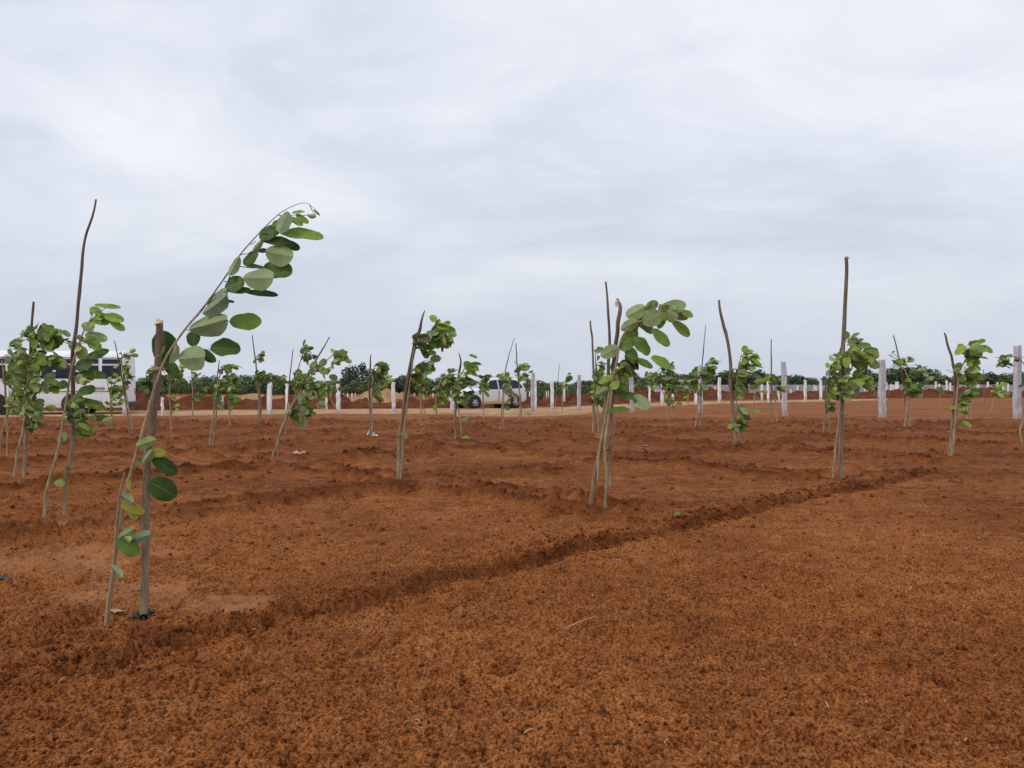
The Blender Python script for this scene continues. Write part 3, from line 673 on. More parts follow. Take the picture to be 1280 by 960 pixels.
# crumbs and clods lying loose on the tilled soil
def soil_clods():
    ico_v = []; ico_f = []
    import bmesh
    bm = bmesh.new(); bmesh.ops.create_icosphere(bm, subdivisions=1, radius=1); bm.verts.ensure_lookup_table()
    iv = np.array([v.co[:] for v in bm.verts]); ifc = np.array([[v.index for v in f.verts] for f in bm.faces]); bm.free()
    rs = np.random.RandomState(11); n = 14000
    def spread(num, p0, p1, ex):
        pxs = rs.uniform(-40, 1320, num); pys = HZ + p0 + (rs.uniform(0, 1, num) ** ex) * (p1 - p0)
        d = H * F / (pys - HZ); x = (pxs - 640) / F * d; _, cm, dp, ba = ground_fields(x, d, False)
        u, v = uv_of(x, d); s = v - np.interp(u, EU, EV); return x, d, cm, dp, ba, np.exp(-(s / 0.16) ** 2) * (u < 13)
    # fine crumbs over the near soil, more of them along the cut edge
    x, y, cm, dp, ba, ed = spread(n * 3, 150, 510, 0.9); keep = np.where(rs.uniform(0, 1, n * 3) < 0.16 + 0.8 * ed + 0.6 * dp - 0.12 * cm)[0][:n]
    xa, ya = x[keep], y[keep]; sa_ = 0.003 + 0.008 * rs.uniform(0, 1, len(xa)) ** 2.5 + 0.012 * (rs.uniform(0, 1, len(xa)) > 0.985)
    # bigger clods thrown up along the bunds, pit rims and cut edge further out
    m2 = 90000; x, y, cm, dp, ba, ed = spread(m2, 38, 230, 0.95); keep = np.where(rs.uniform(0, 1, m2) < (0.010 + 0.6 * np.clip(dp, 0, 1) ** 3 + 0.45 * ed) * (1 - ba) * (1 - 0.8 * cm))[0][:17000]
    xb, yb_ = x[keep], y[keep]; sb_ = (0.008 + 0.030 * rs.uniform(0, 1, len(xb)) ** 2.2) * np.clip(yb_ / 11, 0.5, 1.25)
    x = np.concatenate([xa, xb]); y = np.concatenate([ya, yb_]); size = np.concatenate([sa_, sb_]); h, *_ = ground_fields(x, y, True)
    V = []; Fc = []; k = len(iv)
    for i in range(len(x)):
        sc_ = size[i] * (0.75 + 0.5 * rs.rand(3)); jv = iv * (1 + 0.35 * (rs.rand(k, 1) - 0.5)) * sc_
        a = rs.uniform(0, 6.28); ca, sa = math.cos(a), math.sin(a)
        jx = jv[:, 0] * ca - jv[:, 1] * sa + x[i]; jy = jv[:, 0] * sa + jv[:, 1] * ca + y[i]; jz = jv[:, 2] + h[i] + size[i] * 0.25
        V.append(np.stack([jx, jy, jz], 1)); Fc.append(ifc + i * k)
    V = np.concatenate(V).astype(np.float32); Fc = np.concatenate(Fc).astype(np.int32)
    me = bpy.data.meshes.new('soil_clods'); me.vertices.add(len(V)); me.vertices.foreach_set('co', V.ravel())
    me.loops.add(Fc.size); me.loops.foreach_set('vertex_index', Fc.ravel()); me.polygons.add(len(Fc))
    me.polygons.foreach_set('loop_start', np.arange(0, Fc.size, 3, dtype=np.int32)); me.polygons.foreach_set('use_smooth', np.ones(len(Fc), bool)); me.update(calc_edges=True)
    me.materials.append(M['clod']); o = bpy.data.objects.new('soil_clods', me); COL.objects.link(o)
    tag(o, 'loose crumbs of red soil strewn over the tilled field', 'soil crumbs', kind='stuff')
soil_clods()
def straw_bits():
    mb = MB(); r = random.Random(5)
    spots = [(705, 796, 46, -22), (1137, 741, 12, -40), (505, 915, 9, -60), (655, 932, 10, -15), (1036, 886, 10, -80), (520, 912, 7, 30)]
    for i in range(24): 
        py = 520 + r.random() ** 0.6 * 430; spots.append((r.uniform(0, 1280), py, r.uniform(3, 9) * (0.3 + 0.7 * (py - 480) / 480), r.uniform(-60, 60)))
    for (px, py, ln, an) in spots:
        d = depth(py); x, y = (px - 640) / F * d, d; q = ln / F * d; a = R(an)
        ex, ey = x + q * math.cos(a) , y - q * math.sin(a) * 1.5
        z0 = float(ground_fields(np.array([x]), np.array([y]))[0][0]) + 0.016; z1 = float(ground_fields(np.array([ex]), np.array([ey]))[0][0]) + 0.016
        rr = 0.0016 + 0.00022 * d
        tube(mb, [(x, y, z0, rr), ((x + ex) / 2, (y + ey) / 2, (z0 + z1) / 2 + 0.004, rr), (ex, ey, z1, rr * 0.6)], 5, 3, 0.4, 0, rnd=r)
    o = mb.build('straw', M['straw']); tag(o, 'thin bits of dry straw and twig scattered over the red soil', 'straw', kind='stuff')
straw_bits()

# ------------------------------------------------------------------ compound wall, trees
def compound_wall():
    root = empty('compound_wall', P(1040, 489, 128) * 1.0); root.location.z = 0
    tag(root, 'long grey concrete wall closing off the field in front of the trees', 'wall')
    y = 128.0; x0 = (792 - 640) / F * y; x1 = (1420 - 640) / F * y; bx = root.location.x; pw = 3.2; n = int((x1 - x0) / pw); r = random.Random(3)
    pm = MB(); qm = MB()
    for i in range(n):
        px = 640 + (x0 + i * pw) / y * F
        if 903 < px < 935: continue
        top = 1.22 + 0.04 * r.uniform(-1, 1)
        pm.box((x0 + (i + 0.5) * pw - bx, 0, top / 2 - 0.1), (pw - 0.16, 0.10, top + 0.2))
        qm.box((x0 + i * pw - bx, 0, 0.80), (0.16, 0.2, 1.0), bev=0.015)
    pm.build('panel', M['concrete'], root); qm.build('pillar', M['concrete'], root)
compound_wall()

def crown_mesh(seed, lobes, n, leaf, matl, hollow=0.55):
    """a crown of leaf clumps spread through overlapping lobes: (x,y,z,rx,ry,rz) each, in tree heights"""
    r = random.Random(seed); vs = []; fs = []; ti = []
    tot = sum(l[3] * l[5] for l in lobes)
    for (x, y, z, rx, ry, rz) in lobes:
        lt = r.uniform(-0.12, 0.12)
        for i in range(int(n * rx * rz / tot)):
            a = Vector((r.gauss(0, 1), r.gauss(0, 1), r.gauss(0, 1))).normalized(); q = r.uniform(hollow, 1.0) ** 0.6 * (1 + 0.25 * mnoise.noise(a * 2.3 + Vector((seed, x * 9, z * 9))))
            c = Vector((x + a.x * rx * q, y + a.y * ry * q, z + a.z * rz * q))
            nn = (a + Vector((r.gauss(0, 0.6), r.gauss(0, 0.6), r.gauss(0.25, 0.5)))).normalized(); u = nn.orthogonal().normalized(); w = nn.cross(u); an = r.uniform(0, 6.28)
            u, w = u * math.cos(an) + w * math.sin(an), w * math.cos(an) - u * math.sin(an); s = leaf * r.uniform(0.6, 1.4); b0 = len(vs)
            k = r.uniform(0.45, 0.75)
            vs += [c - u * s, c + w * s * k + nn * s * 0.2, c + u * s, c - w * s * k + nn * s * 0.2]; fs.append([b0, b0 + 1, b0 + 2, b0 + 3])
            t = min(1, max(0, 0.45 + lt + r.gauss(0, 0.17))); ti += [t] * 4
    return vs, fs, ti
PROTO = []
def make_tree(kind, seed):
    root = empty('tree', (0, 0, 0)); r = random.Random(seed); mb = MB()
    if kind == 'round': lobes = [(0, 0, 0.62, .26, .26, .25), (-.2, .05, .55, .2, .2, .2), (.2, -.05, .58, .22, .2, .2), (.05, 0, .82, .17, .17, .16), (-.1, -.1, .74, .16, .16, .15), (.3, 0, .45, .14, .14, .13), (-.32, 0, .42, .14, .14, .13)]; th = 0.5
    elif kind == 'tall': lobes = [(0, 0, 0.55, .15, .15, .22), (.04, 0, .78, .13, .13, .16), (-.06, 0, .66, .14, .14, .14), (.08, .03, .42, .15, .15, .15), (0, 0, .93, .07, .07, .07), (-.1, 0, .36, .12, .12, .12)]; th = 0.6
    elif kind == 'bush': lobes = [(0, 0, .42, .5, .4, .4), (-.45, 0, .34, .4, .35, .34), (.48, 0, .36, .4, .35, .34), (.2, 0, .66, .3, .3, .27), (-.2, 0, .6, .3, .3, .28), (.8, 0, .25, .3, .3, .25), (-.8, 0, .25, .3, .3, .25)]; th = 0.3
    elif kind == 'pale': lobes = [(0, 0, .7, .35, .3, .2), (-.25, 0, .6, .25, .2, .15), (.3, 0, .62, .25, .2, .15)]; th = 0.7
    else: lobes = [(0, 0, .5, .3, .3, .3), (.16, 0, .72, .2, .2, .2), (-.18, 0, .62, .22, .2, .2), (-.05, 0, .86, .13, .13, .12), (.3, 0, .38, .18, .18, .18)]; th = 0.5
    n = {'bush': 1500, 'pale': 200}.get(kind, 1000); leaf = {'bush': 0.055, 'pale': 0.03}.get(kind, 0.036)
    tube(mb, [(0, 0, -0.05, .03), (.01, 0, th * 0.5, .022), (.0, 0, th, .014), (.02, 0, th + .2, .006)], 7, 4, 0.6, 0, rnd=r)
    for i in range(6 if kind != 'pale' else 14):
        l = lobes[i % len(lobes)]; z0 = th * r.uniform(0.55, 0.95)
        tube(mb, [(0, 0, z0, .012), (l[0] * .5, l[1] * .5, (z0 + l[2]) / 2 - .02, .008), (l[0] + r.uniform(-.1, .1), l[1], l[2] + r.uniform(-.05, .1), .003)], 5, 3, 0.5, 0, rnd=r)
    mb.build('trunk', M['trunk'], root)
    v, f, t = crown_mesh(seed, lobes, n, leaf, None); fresh_mesh('crown', v, f, M[{'pale': 'crown_pale', 'dark': 'crown_dark', 'tall': 'crown_dark'}.get(kind, 'crown')], root, smooth=False, tint=t)
    return root
PK = {}
for i, k in enumerate(('round', 'tall', 'bush', 'dark', 'pale')): PK[k] = [make_tree(k, 50 + i * 7), make_tree(k, 53 + i * 7)]
used = set()
def place_tree(kind, px, top, d, label, group, wide=1.0, var=0):
    z = H - (top - HZ) / F * d; src = PK[kind][var % 2]
    o = src if src.name not in used else copy_tree(src)
    used.add(src.name); used.add(o.name)
    o.location = ((px - 640) / F * d, d, -0.05); o.scale = (z * wide, z * wide, z); o.rotation_euler = (0, 0, rng.uniform(0, 6.28))
    tag(o, label, 'tree', group); return o
G1 = 'low trees along the far side of the field'; rt = random.Random(23)
LOW = 'low bushy green tree in the dense line behind the earth bank'
for i in range(26):
    px = 165 + i * 15.5 + rt.uniform(-5, 5); place_tree('bush', px, 467 + rt.uniform(-4, 7) + (5 if 185 < px < 205 else 0), rt.uniform(92, 112), LOW, G1, rt.uniform(0.75, 1.1), i)
for px, top in ((205, 469), (255, 466), (292, 464), (330, 462), (352, 467), (437, 453), (452, 450), (540, 474), (470, 466), (310, 466)):
    place_tree('dark' if px > 400 else 'round', px, top + 2, 105 + rt.uniform(-5, 10), 'taller dark crown rising out of the low tree line behind the sand heap' if 400 < px < 480 else 'rounded crown standing a little above the low bushy line behind the bank', G1, rt.uniform(0.8, 1.1), px)
for i, px in enumerate((493, 507, 521, 536, 552, 566)):
    place_tree('dark', px, (472, 470, 473, 472, 476, 474)[i], 84 + rt.uniform(-3, 3), 'dark drooping tree in the clump between the sand heap and the silver car', 'dark trees near the silver car', 1.5, i)
for i in range(14):
    px = 655 + i * 9.4; place_tree('bush' if i % 3 else 'round', px, 478.5 + rt.uniform(-2.5, 2), 70 + rt.uniform(-4, 6), 'low leafy green bush growing behind the red bank beside the silver car', 'green bushes beside the silver car', rt.uniform(0.6, 0.9), i)
for i in range(30):
    px = 770 + i * 18.5 + rt.uniform(-5, 5); place_tree(('round', 'dark', 'bush')[i % 3], px, 467 + rt.uniform(-3, 5), 150 + rt.uniform(-12, 14), 'green tree in the unbroken row behind the grey wall', 'trees behind the grey wall', rt.uniform(0.9, 1.3) * (1.3 if i % 3 == 2 else 2.4), i)
for i in range(17):
    px = 560 + i * 15 + rt.uniform(-4, 4); place_tree(('bush', 'round', 'bush', 'dark')[i % 4], px, 475.5 + rt.uniform(-3, 2.5), 112 + rt.uniform(-6, 8), 'green tree in the low far row between the silver car and the grey wall', 'low far trees between car and wall', (1.5, 2.2, 1.4, 2.2)[i % 4], i)
TALL = [('round', 843, 464), ('tall', 858, 468), ('dark', 872, 470), ('round', 905, 462), ('dark', 917, 460), ('tall', 930, 466), ('dark', 948, 461), ('tall', 965, 467), ('tall', 985, 469), ('dark', 998, 468), ('round', 1016, 471),
        ('tall', 1030, 470), ('dark', 1069, 469), ('tall', 1080, 458), ('dark', 1092, 464), ('round', 1118, 456), ('round', 1142, 455), ('round', 1157, 457), ('dark', 1130, 459), ('round', 1226, 466), ('dark', 1238, 464), ('round', 1262, 466), ('tall', 1275, 463)]
for i, (k, px, top) in enumerate(TALL):
    lab = {'round': 'broad rounded tree standing above the row behind the grey wall', 'tall': 'slim upright dark tree standing above the row behind the grey wall', 'dark': 'dark irregular tree standing above the row behind the grey wall'}[k]
    if 1110 < px < 1160: lab = 'big rounded tree in the tall clump behind the grey wall, beside the bare pale tree'
    place_tree(k, px, top, 140 + rt.uniform(-6, 10), lab, 'taller trees behind the grey wall', {'round': 1.9, 'tall': 1.6, 'dark': 1.8}[k], i)
place_tree('pale', 1172, 464, 150, 'pale nearly bare tree with thin crown between the tall clump and a low row', None, 1.6)
for k_ in PK:
    for o_ in PK[k_]:
        if o_.name not in used:
            for c_ in list(o_.children): bpy.data.objects.remove(c_)
            bpy.data.objects.remove(o_)

# ------------------------------------------------------------------ stone fence posts
def post_mesh(w, h, seed, dep=None):
    r = random.Random(seed); vs = []; fs = []; n = 9; dep = dep or w * 0.75
    prof = [(-.5, -.42), (-.42, -.5), (.42, -.5), (.5, -.42), (.5, .42), (.42, .5), (-.42, .5), (-.5, .42)]
    for i in range(n + 1):
        f = i / n; z = -0.25 + (h + 0.25) * f; k = 1 + 0.06 * r.uniform(-1, 1) - 0.06 * f; ox = 0.018 * r.uniform(-1, 1); oy = 0.018 * r.uniform(-1, 1)
        for (a, b_) in prof: vs.append((a * w * k * (1 + .04 * r.uniform(-1, 1)) + ox, b_ * dep * k * (1 + .05 * r.uniform(-1, 1)) + oy, z + (r.uniform(-.02, .02) if i == n else 0)))
    for i in range(n):
        for k in range(8): fs.append([i * 8 + k, i * 8 + (k + 1) % 8, (i + 1) * 8 + (k + 1) % 8, (i + 1) * 8 + k])
    fs.append([n * 8 + k for k in range(8)]); return vs, fs
def post(px, base, top, wpx, matl, label, lean=0.0, d=None, group='stone fence posts round the field', yaw=None):
    d = d or depth(base); w = wpx / F * d; z = H - (top - HZ) / F * d; sd_ = int(px * 10)
    v, f = post_mesh(w * 0.9, z, sd_); o = fresh_mesh('fence_post', v, f, M[matl], smooth=False, loc=((px - 640) / F * d, d, 0))
    o.rotation_euler = (0, R(lean), R(random.Random(sd_).uniform(-25, 25)) if yaw is None else yaw); tag(o, label, 'post', group)
GP = 'stone fence posts round the field'
post(1103, 522, 450, 8.5, 'granite', 'rough grey granite post just before the big clump of tall rounded trees', -0.5)
post(1271.5, 524, 432, 9.5, 'granite', 'tallest rough grey granite post, a thin leafy spray reaching across it', 0.3)
post(981, 520, 452, 6.5, 'granite', 'grey granite post standing alone on the smooth ground before the white posts', -1.2)
post(876, 516.5, 457, 6, 'granite', 'grey granite post half hidden by a leafy sapling, its foot bright', -1.0)
post(791, 515.5, 460, 6, 'granite', 'slanting grey granite post behind the big leaved sapling on two poles', -3.0)
post(724, 514, 469, 4.6, 'granite', 'grey granite post standing on the pale road verge by itself', -0.5)
post(665.5, 514.5, 466, 4.6, 'granite', 'grey granite post beside the rear of the silver car', 0.8)
post(669.5, 513, 474, 2.8, 'whitewash', 'narrow white post touching the grey post behind the silver car', 0.3)
post(690.5, 510.5, 476, 4.2, 'whitewash', 'white post second along from the silver car, on the stony verge', -0.8)
post(705.5, 505.5, 482, 2.6, 'whitewash', 'small white post beyond the road under a drooping leafy twig', -0.5)
post(337, 518.5, 476, 5.8, 'whitewash', 'bright white post right below a spray of small leaves, on the road edge')
post(359, 514.5, 480, 4.2, 'whitewash', 'white post half hidden behind the leaning sapling with pale leaves', 0.2)
post(408, 512.5, 478, 2.8, 'whitewash', 'thin white post beyond the leaning sapling, far side of the road', -1.0)
post(423, 517.5, 480, 5.4, 'whitewash', 'white post on the near road edge in front of the sand heap', -0.5)
post(492, 517.5, 478, 4.8, 'whitewash', 'white post on the road edge beside the bark stake with bushy tip', -0.5)
post(565.5, 516, 482, 5.0, 'whitewash', 'white post just in front of the silver car bonnet', -0.6)
post(278, 511.5, 495, 3.6, 'whitewash', 'short white post at the foot of the red bank behind thin saplings', -1.5)
post(203, 520, 497, 3.6, 'whitewash', 'white post foot just behind the thick leaning stake', -0.5)
post(156.5, 520.5, 466, 6.2, 'whitewash', 'white post in front of the tail of the minibus', 0.0)
post(38.5, 527, 480, 5.4, 'whitewash', 'white post in front of the minibus side, nearest its front wheel', 0.0)
post(812, 504, 483, 2.6, 'whitewash', 'white post beyond the road seen under hanging leaves', -0.4)
post(828, 506.5, 476, 4.4, 'whitewash', 'broad white post below the leafy sapling between two thinner ones', 0.0)
post(841, 503.5, 485, 2.8, 'whitewash', 'short white post behind a clump of small yellow green leaves', 0.0)
post(870, 505.5, 474, 4.2, 'whitewash', 'white post close beside the grey post hidden by a sapling', -0.4)
post(899.5, 504.5, 472, 4.0, 'whitewash', 'white post with a dark mark at mid height on the far road edge', -1.0)
post(952.5, 500.5, 481, 2.8, 'whitewash', 'white post by the small stooping sapling near the grey post', -0.5)
post(960.5, 503.5, 477, 3.2, 'whitewash', 'white post just before the thin bare stake, slightly tilted', -1.2)
post(973.5, 500, 484, 2.6, 'whitewash', 'tilting white post close to the lone grey post', -2.0)
post(1006.5, 502, 475, 3.2, 'whitewash', 'white post alone on the orange ground beyond the lone grey post', 0.0)
post(1026, 500.5, 475, 3.2, 'whitewash', 'white post beside the small sapling with paired thin stems', 0.0)
post(1085, 495, 474, 2.8, 'whitewash', 'white post behind the bank, next before the grey granite post', 0.0)
post(1069, 495.5, 477, 2.6, 'whitewash', 'white post showing past the leaves of the tall staked sapling', 0.0)
FAR = [(1108, 478, 2.2), (1113.5, 480, 2.0), (1116.5, 481, 2.0), (1119.8, 477.5, 2.6), (1122.2, 477, 2.2), (1147, 479, 2.2), (1153.5, 478, 2.6), (1170, 477, 2.6), (1174, 480, 2.2), (1183, 476, 2.4), (1188, 478.5, 2.4),
       (1222.5, 481, 3.0), (1235, 477.5, 2.4), (1246.5, 478, 2.2), (1254.5, 480, 2.2), (1260, 479.5, 2.0), (1268, 480, 2.2), (997, 482, 2.0), (1018, 481, 1.8), (1020.5, 483, 1.8), (1081, 482, 2.0),
       (806, 487, 1.8), (820, 487, 1.8), (822.5, 488, 1.6), (894, 484, 1.6), (988.5, 487, 1.8)]
for i, (px, top, w_) in enumerate(FAR):
    d = 78 + rt.uniform(0, 14); post(px, 0, top, w_, 'whitewash', 'small white post in the far row before the grey wall', rt.uniform(-1, 1), d, 'small white posts before the grey wall')
for i, px in enumerate((429, 434.5, 440, 444, 503, 509, 518, 530, 541, 662, 676, 683, 685.5)):
    d = 66 + rt.uniform(-3, 6); post(px, 0, 491.5 if px < 560 else 489, 1.5, 'whitewash', 'tiny pale post showing over the bank before the low trees', 0, d, 'tiny pale posts before the low trees')
#PART3
# ------------------------------------------------------------------ vehicles
def wheel(parent, c, axis, r, wdt, rimmat, spokes=0, hub=True):
    """tyre with tread shoulders, rim as its child; c is in the parent's space, axis +-y is the outer side"""
    root = empty('wheel', c); root.parent = parent; mb = MB(); n = 28; prof = [(-.5, .62), (-.5, .90), (-.40, .985), (-.2, 1.0), (.2, 1.0), (.40, .985), (.5, .90), (.5, .62)]
    vs = []; fs = []
    for i in range(n):
        a = 2 * math.pi * i / n
        for (t, q) in prof: vs.append((math.cos(a) * r * q, axis * t * wdt, math.sin(a) * r * q))
    k = len(prof)
    for i in range(n):
        for j in range(k - 1): fs.append([i * k + j, i * k + j + 1, ((i + 1) % n) * k + j + 1, ((i + 1) % n) * k + j])
    mb.add(vs, fs, True); mb.build('tyre', M['rubber'], root)
    rb = MB(); y = axis * wdt * 0.42
    if spokes:
        rb.cyl((0, y - axis * .10, 0), (0, y - axis * .09, 0), r * .60, 24)
        for i in range(spokes):
            a = 2 * math.pi * i / spokes; rb.box((math.cos(a) * r * .33, y, math.sin(a) * r * .33), (r * .56, 0.03, r * .17)) if False else None
            ca, sa = math.cos(a), math.sin(a); t0 = r * .12; t1 = r * .62; hw0 = r * .10; hw1 = r * .075
            q = [(ca * t0 - sa * hw0, y + axis * .01, sa * t0 + ca * hw0), (ca * t1 - sa * hw1, y - axis * .01, sa * t1 + ca * hw1), (ca * t1 + sa * hw1, y - axis * .01, sa * t1 - ca * hw1), (ca * t0 + sa * hw0, y + axis * .01, sa * t0 - ca * hw0)]
            b_ = [(v[0], v[1] - axis * .05, v[2]) for v in q]
            rb.add(q + b_, [[0, 1, 2, 3], [7, 6, 5, 4], [0, 4, 5, 1], [2, 6, 7, 3], [1, 5, 6, 2], [3, 7, 4, 0]])
        vs = []; fs = []
        for i in range(24):
            a = 2 * math.pi * i / 24
            for q, yy in ((.60, 0), (.68, 0.015), (.68, -.1), (.60, -.1)): vs.append((math.cos(a) * r * q, y + axis * yy, math.sin(a) * r * q))
        for i in range(24):
            for j in range(4): fs.append([i * 4 + j, i * 4 + (j + 1) % 4, ((i + 1) % 24) * 4 + (j + 1) % 4, ((i + 1) % 24) * 4 + j])
        rb.add(vs, fs, True); rb.cyl((0, y - axis * .03, 0), (0, y + axis * .02, 0), r * .15, 14)
        back = MB(); back.cyl((0, y - axis * .085, 0), (0, y - axis * .08, 0), r * .66, 24); back.build('brake_disc', M['black'], root)
    else:
        rb.cyl((0, y - axis * .06, 0), (0, y - axis * .02, 0), r * .62, 24); rb.cyl((0, y - axis * .05, 0), (0, y + axis * .04, 0), r * .26, 14)
        for i in range(8):
            a = 2 * math.pi * i / 8; rb.cyl((math.cos(a) * r * .2, y + axis * .03, math.sin(a) * r * .2), (math.cos(a) * r * .2, y + axis * .06, math.sin(a) * r * .2), r * .03, 8)
    rb.build('rim', M['alloy'] if spokes else M['steel_white'], root); return root

def build_car():
    d = 43.2; T = R(35); L_ = 4.5
    # front of the car towards -x; the near flank faces the camera
    root = empty('parked_car', (0, 0, 0)); tag(root, 'silver people carrier parked on the pale dirt road with a roof rail', 'car')
    xs = [0, .06, .18, .4, .7, 1.0, 1.16, 1.35, 1.6, 1.85, 2.05, 2.4, 2.9, 3.4, 3.8, 4.05, 4.22, 4.36, 4.46, 4.5]
    ztop = lambda x: float(np.interp(x, [0, .06, .18, .4, 1.0, 1.16, 1.9, 2.1, 2.5, 3.6, 4.0, 4.2, 4.38, 4.46, 4.5], [.62, .76, .88, .96, 1.08, 1.13, 1.64, 1.70, 1.745, 1.73, 1.68, 1.60, 1.10, .98, .70]))
    zbelt = lambda x: min(ztop(x) - .015, float(np.interp(x, [0, .4, 1.0, 4.5], [.60, .90, 1.00, 1.09])))
    zbot = lambda x: float(np.interp(x, [0, .2, .6, 3.9, 4.4, 4.5], [.34, .24, .23, .23, .32, .42]))
    hw = lambda x: float(np.interp(x, [0, .06, .18, .4, .8, 3.9, 4.3, 4.46, 4.5], [.52, .66, .76, .83, .875, .875, .84, .78, .70]))
    roofw = lambda x: min(hw(x) - .02, float(np.interp(x, [0, 1.1, 1.9, 2.6, 4.0, 4.4, 4.5], [.6, .74, .64, .64, .62, .64, .66])))
    def side_y(x, z):
        b_, t_ = zbelt(x), ztop(x); w0, w1 = hw(x), roofw(x)
        if z <= b_: return w0
        return w0 + (w1 - w0) * min(1, (z - b_) / max(.02, (t_ - .06 - b_)))
    half = lambda x: [(0, zbot(x)), (hw(x) * .9, zbot(x)), (hw(x) * .985, zbot(x) + .10), (hw(x), (zbot(x) + zbelt(x)) * .5 + .03), (hw(x) * .985, zbelt(x) - .03), (side_y(x, zbelt(x)) - .012, zbelt(x)), ((hw(x) + roofw(x)) * .5 + .01, (zbelt(x) + ztop(x) - .04) * .5), (roofw(x), max(zbelt(x), ztop(x) - .055)), (roofw(x) * .82, ztop(x) - .012), (0, ztop(x))]
    vs = []; fs = []
    for x in xs:
        h_ = half(x); ring = [(x, -y, z) for (y, z) in h_] + [(x, y, z) for (y, z) in reversed(h_[1:-1])]; k = len(ring); vs += ring
    for i in range(len(xs) - 1):
        for j in range(k): fs.append([i * k + j, i * k + (j + 1) % k, (i + 1) * k + (j + 1) % k, (i + 1) * k + j][::-1])
    fs.append(list(range(k))); fs.append(list(range((len(xs) - 1) * k, len(xs) * k))[::-1])
    body = fresh_mesh('body', vs, fs, M['silver'], root); body.data.update()
    body.modifiers.new('sub', 'SUBSURF').levels = 1; body.modifiers['sub'].render_levels = 1
    def glass(name, pts, matl, sgn, off=0.012, th=.006):
        mb = MB(); n = 6
        outer = [(x, sgn * (side_y(x, z) + off), z) for (x, z) in pts]; mb.add(outer, [list(range(len(outer)))])
        return mb.build(name, M[matl], root)
    for sgn in (-1, 1):
        glass('window', [(1.50, 1.06), (1.52, 1.14), (2.00, 1.55), (2.42, 1.60), (2.42, 1.07)], 'glass', sgn)
        glass('window', [(2.50, 1.07), (2.50, 1.61), (3.28, 1.61), (3.28, 1.09)], 'glass', sgn)
        glass('window', [(3.35, 1.10), (3.35, 1.60), (3.78, 1.57), (4.10, 1.28), (4.12, 1.13)], 'glass', sgn)
        st = MB(); st.box((2.35, sgn * .875, .315), (1.95, .035, .15), bev=.012); st.build('side_step', M['gold'], root)
        for (x0, x1) in ((1.43, 2.45), (2.47, 3.32)):
            mb = MB()
            for xx in (x0, x1): mb.box((xx, sgn * (.874), .70), (.012, .012, .62))
            mb.build('door_seam', M['black'], root)
        for xx in (2.30, 3.15):
            mb = MB(); mb.box((xx, sgn * .885, .93), (.17, .03, .035), bev=.008); mb.build('door_handle', M['silver'], root)
        mm = MB(); mm.box((1.50, sgn * .97, 1.10), (.12, .20, .14), bev=.03); mm.build('wing_mirror', M['silver'], root)
        hl = MB(); hl.add([(x, sgn * (hw(x) + .012) if x > .1 else sgn * (hw(x) + .004), z) for (x, z) in ((.10, .70), (.12, .80), (.52, .90), (.50, .78))], [[0, 1, 2, 3]]); hl.build('headlight', M['lens'], root)
        tl = MB(); tl.add([(x, sgn * (side_y(x, z) + .014), z) for (x, z) in ((4.26, 1.0), (4.30, 1.28), (4.40, 1.06), (4.43, .92))], [[0, 1, 2, 3]]); tl.build('tail_light', M['red_lens'], root)
        rr = MB(); rr.box((2.95, sgn * .56, 1.775), (1.6, .035, .03), bev=.008)
        for xx in (2.2, 2.95, 3.7): rr.box((xx, sgn * .56, 1.745), (.08, .03, .05))
        rr.build('roof_rail', M['silver'], root)
        for xw in (.86, 3.58):
            am = MB(); am.cyl((xw, sgn * .70, .345), (xw, sgn * .882, .345), .405, 28); am.build('wheel_arch', M['black'], root)
            wheel(root, (xw, sgn * .80, .335), sgn, .335, .22, None, 6)
    ws = MB(); g = []
    for x in (1.20, 1.5, 1.86):
        w_ = roofw(x) * .86; z = ztop(x) + .014; g += [(x, -w_, z - .012), (x, 0, z), (x, w_, z - .012)]
    ws.add(g, [[0, 1, 4, 3], [1, 2, 5, 4], [3, 4, 7, 6], [4, 5, 8, 7]]); ws.build('windscreen', M['glass_skylit'], root)
    gr = MB(); gr.box((.005, 0, .60), (.05, .80, .14), bev=.015); gr.build('grille', M['black'], root)
    bp = MB(); bp.box((.02, 0, .36), (.10, .98, .12), bev=.03); bp.build('bumper_intake', M['black'], root)
    rf = MB(); 
    for dx in (0, .35): rf.box((2.0 + dx, -.18, 1.775), (.16, .12, .06), bev=.015)
    rf.build('roof_beacon', M['black'], root)
    # turn so that the nose comes towards the camera, then stand the near wheels on their pixels
    root.rotation_euler = (0, 0, T)
    mid = Vector((2.22, -.80, 0)); ro = Matrix.Rotation(T, 3, 'Z') @ mid
    tgt = P(618.5, 510.5, d); root.location = (tgt.x - ro.x, d - ro.y, 0.0)
build_car()

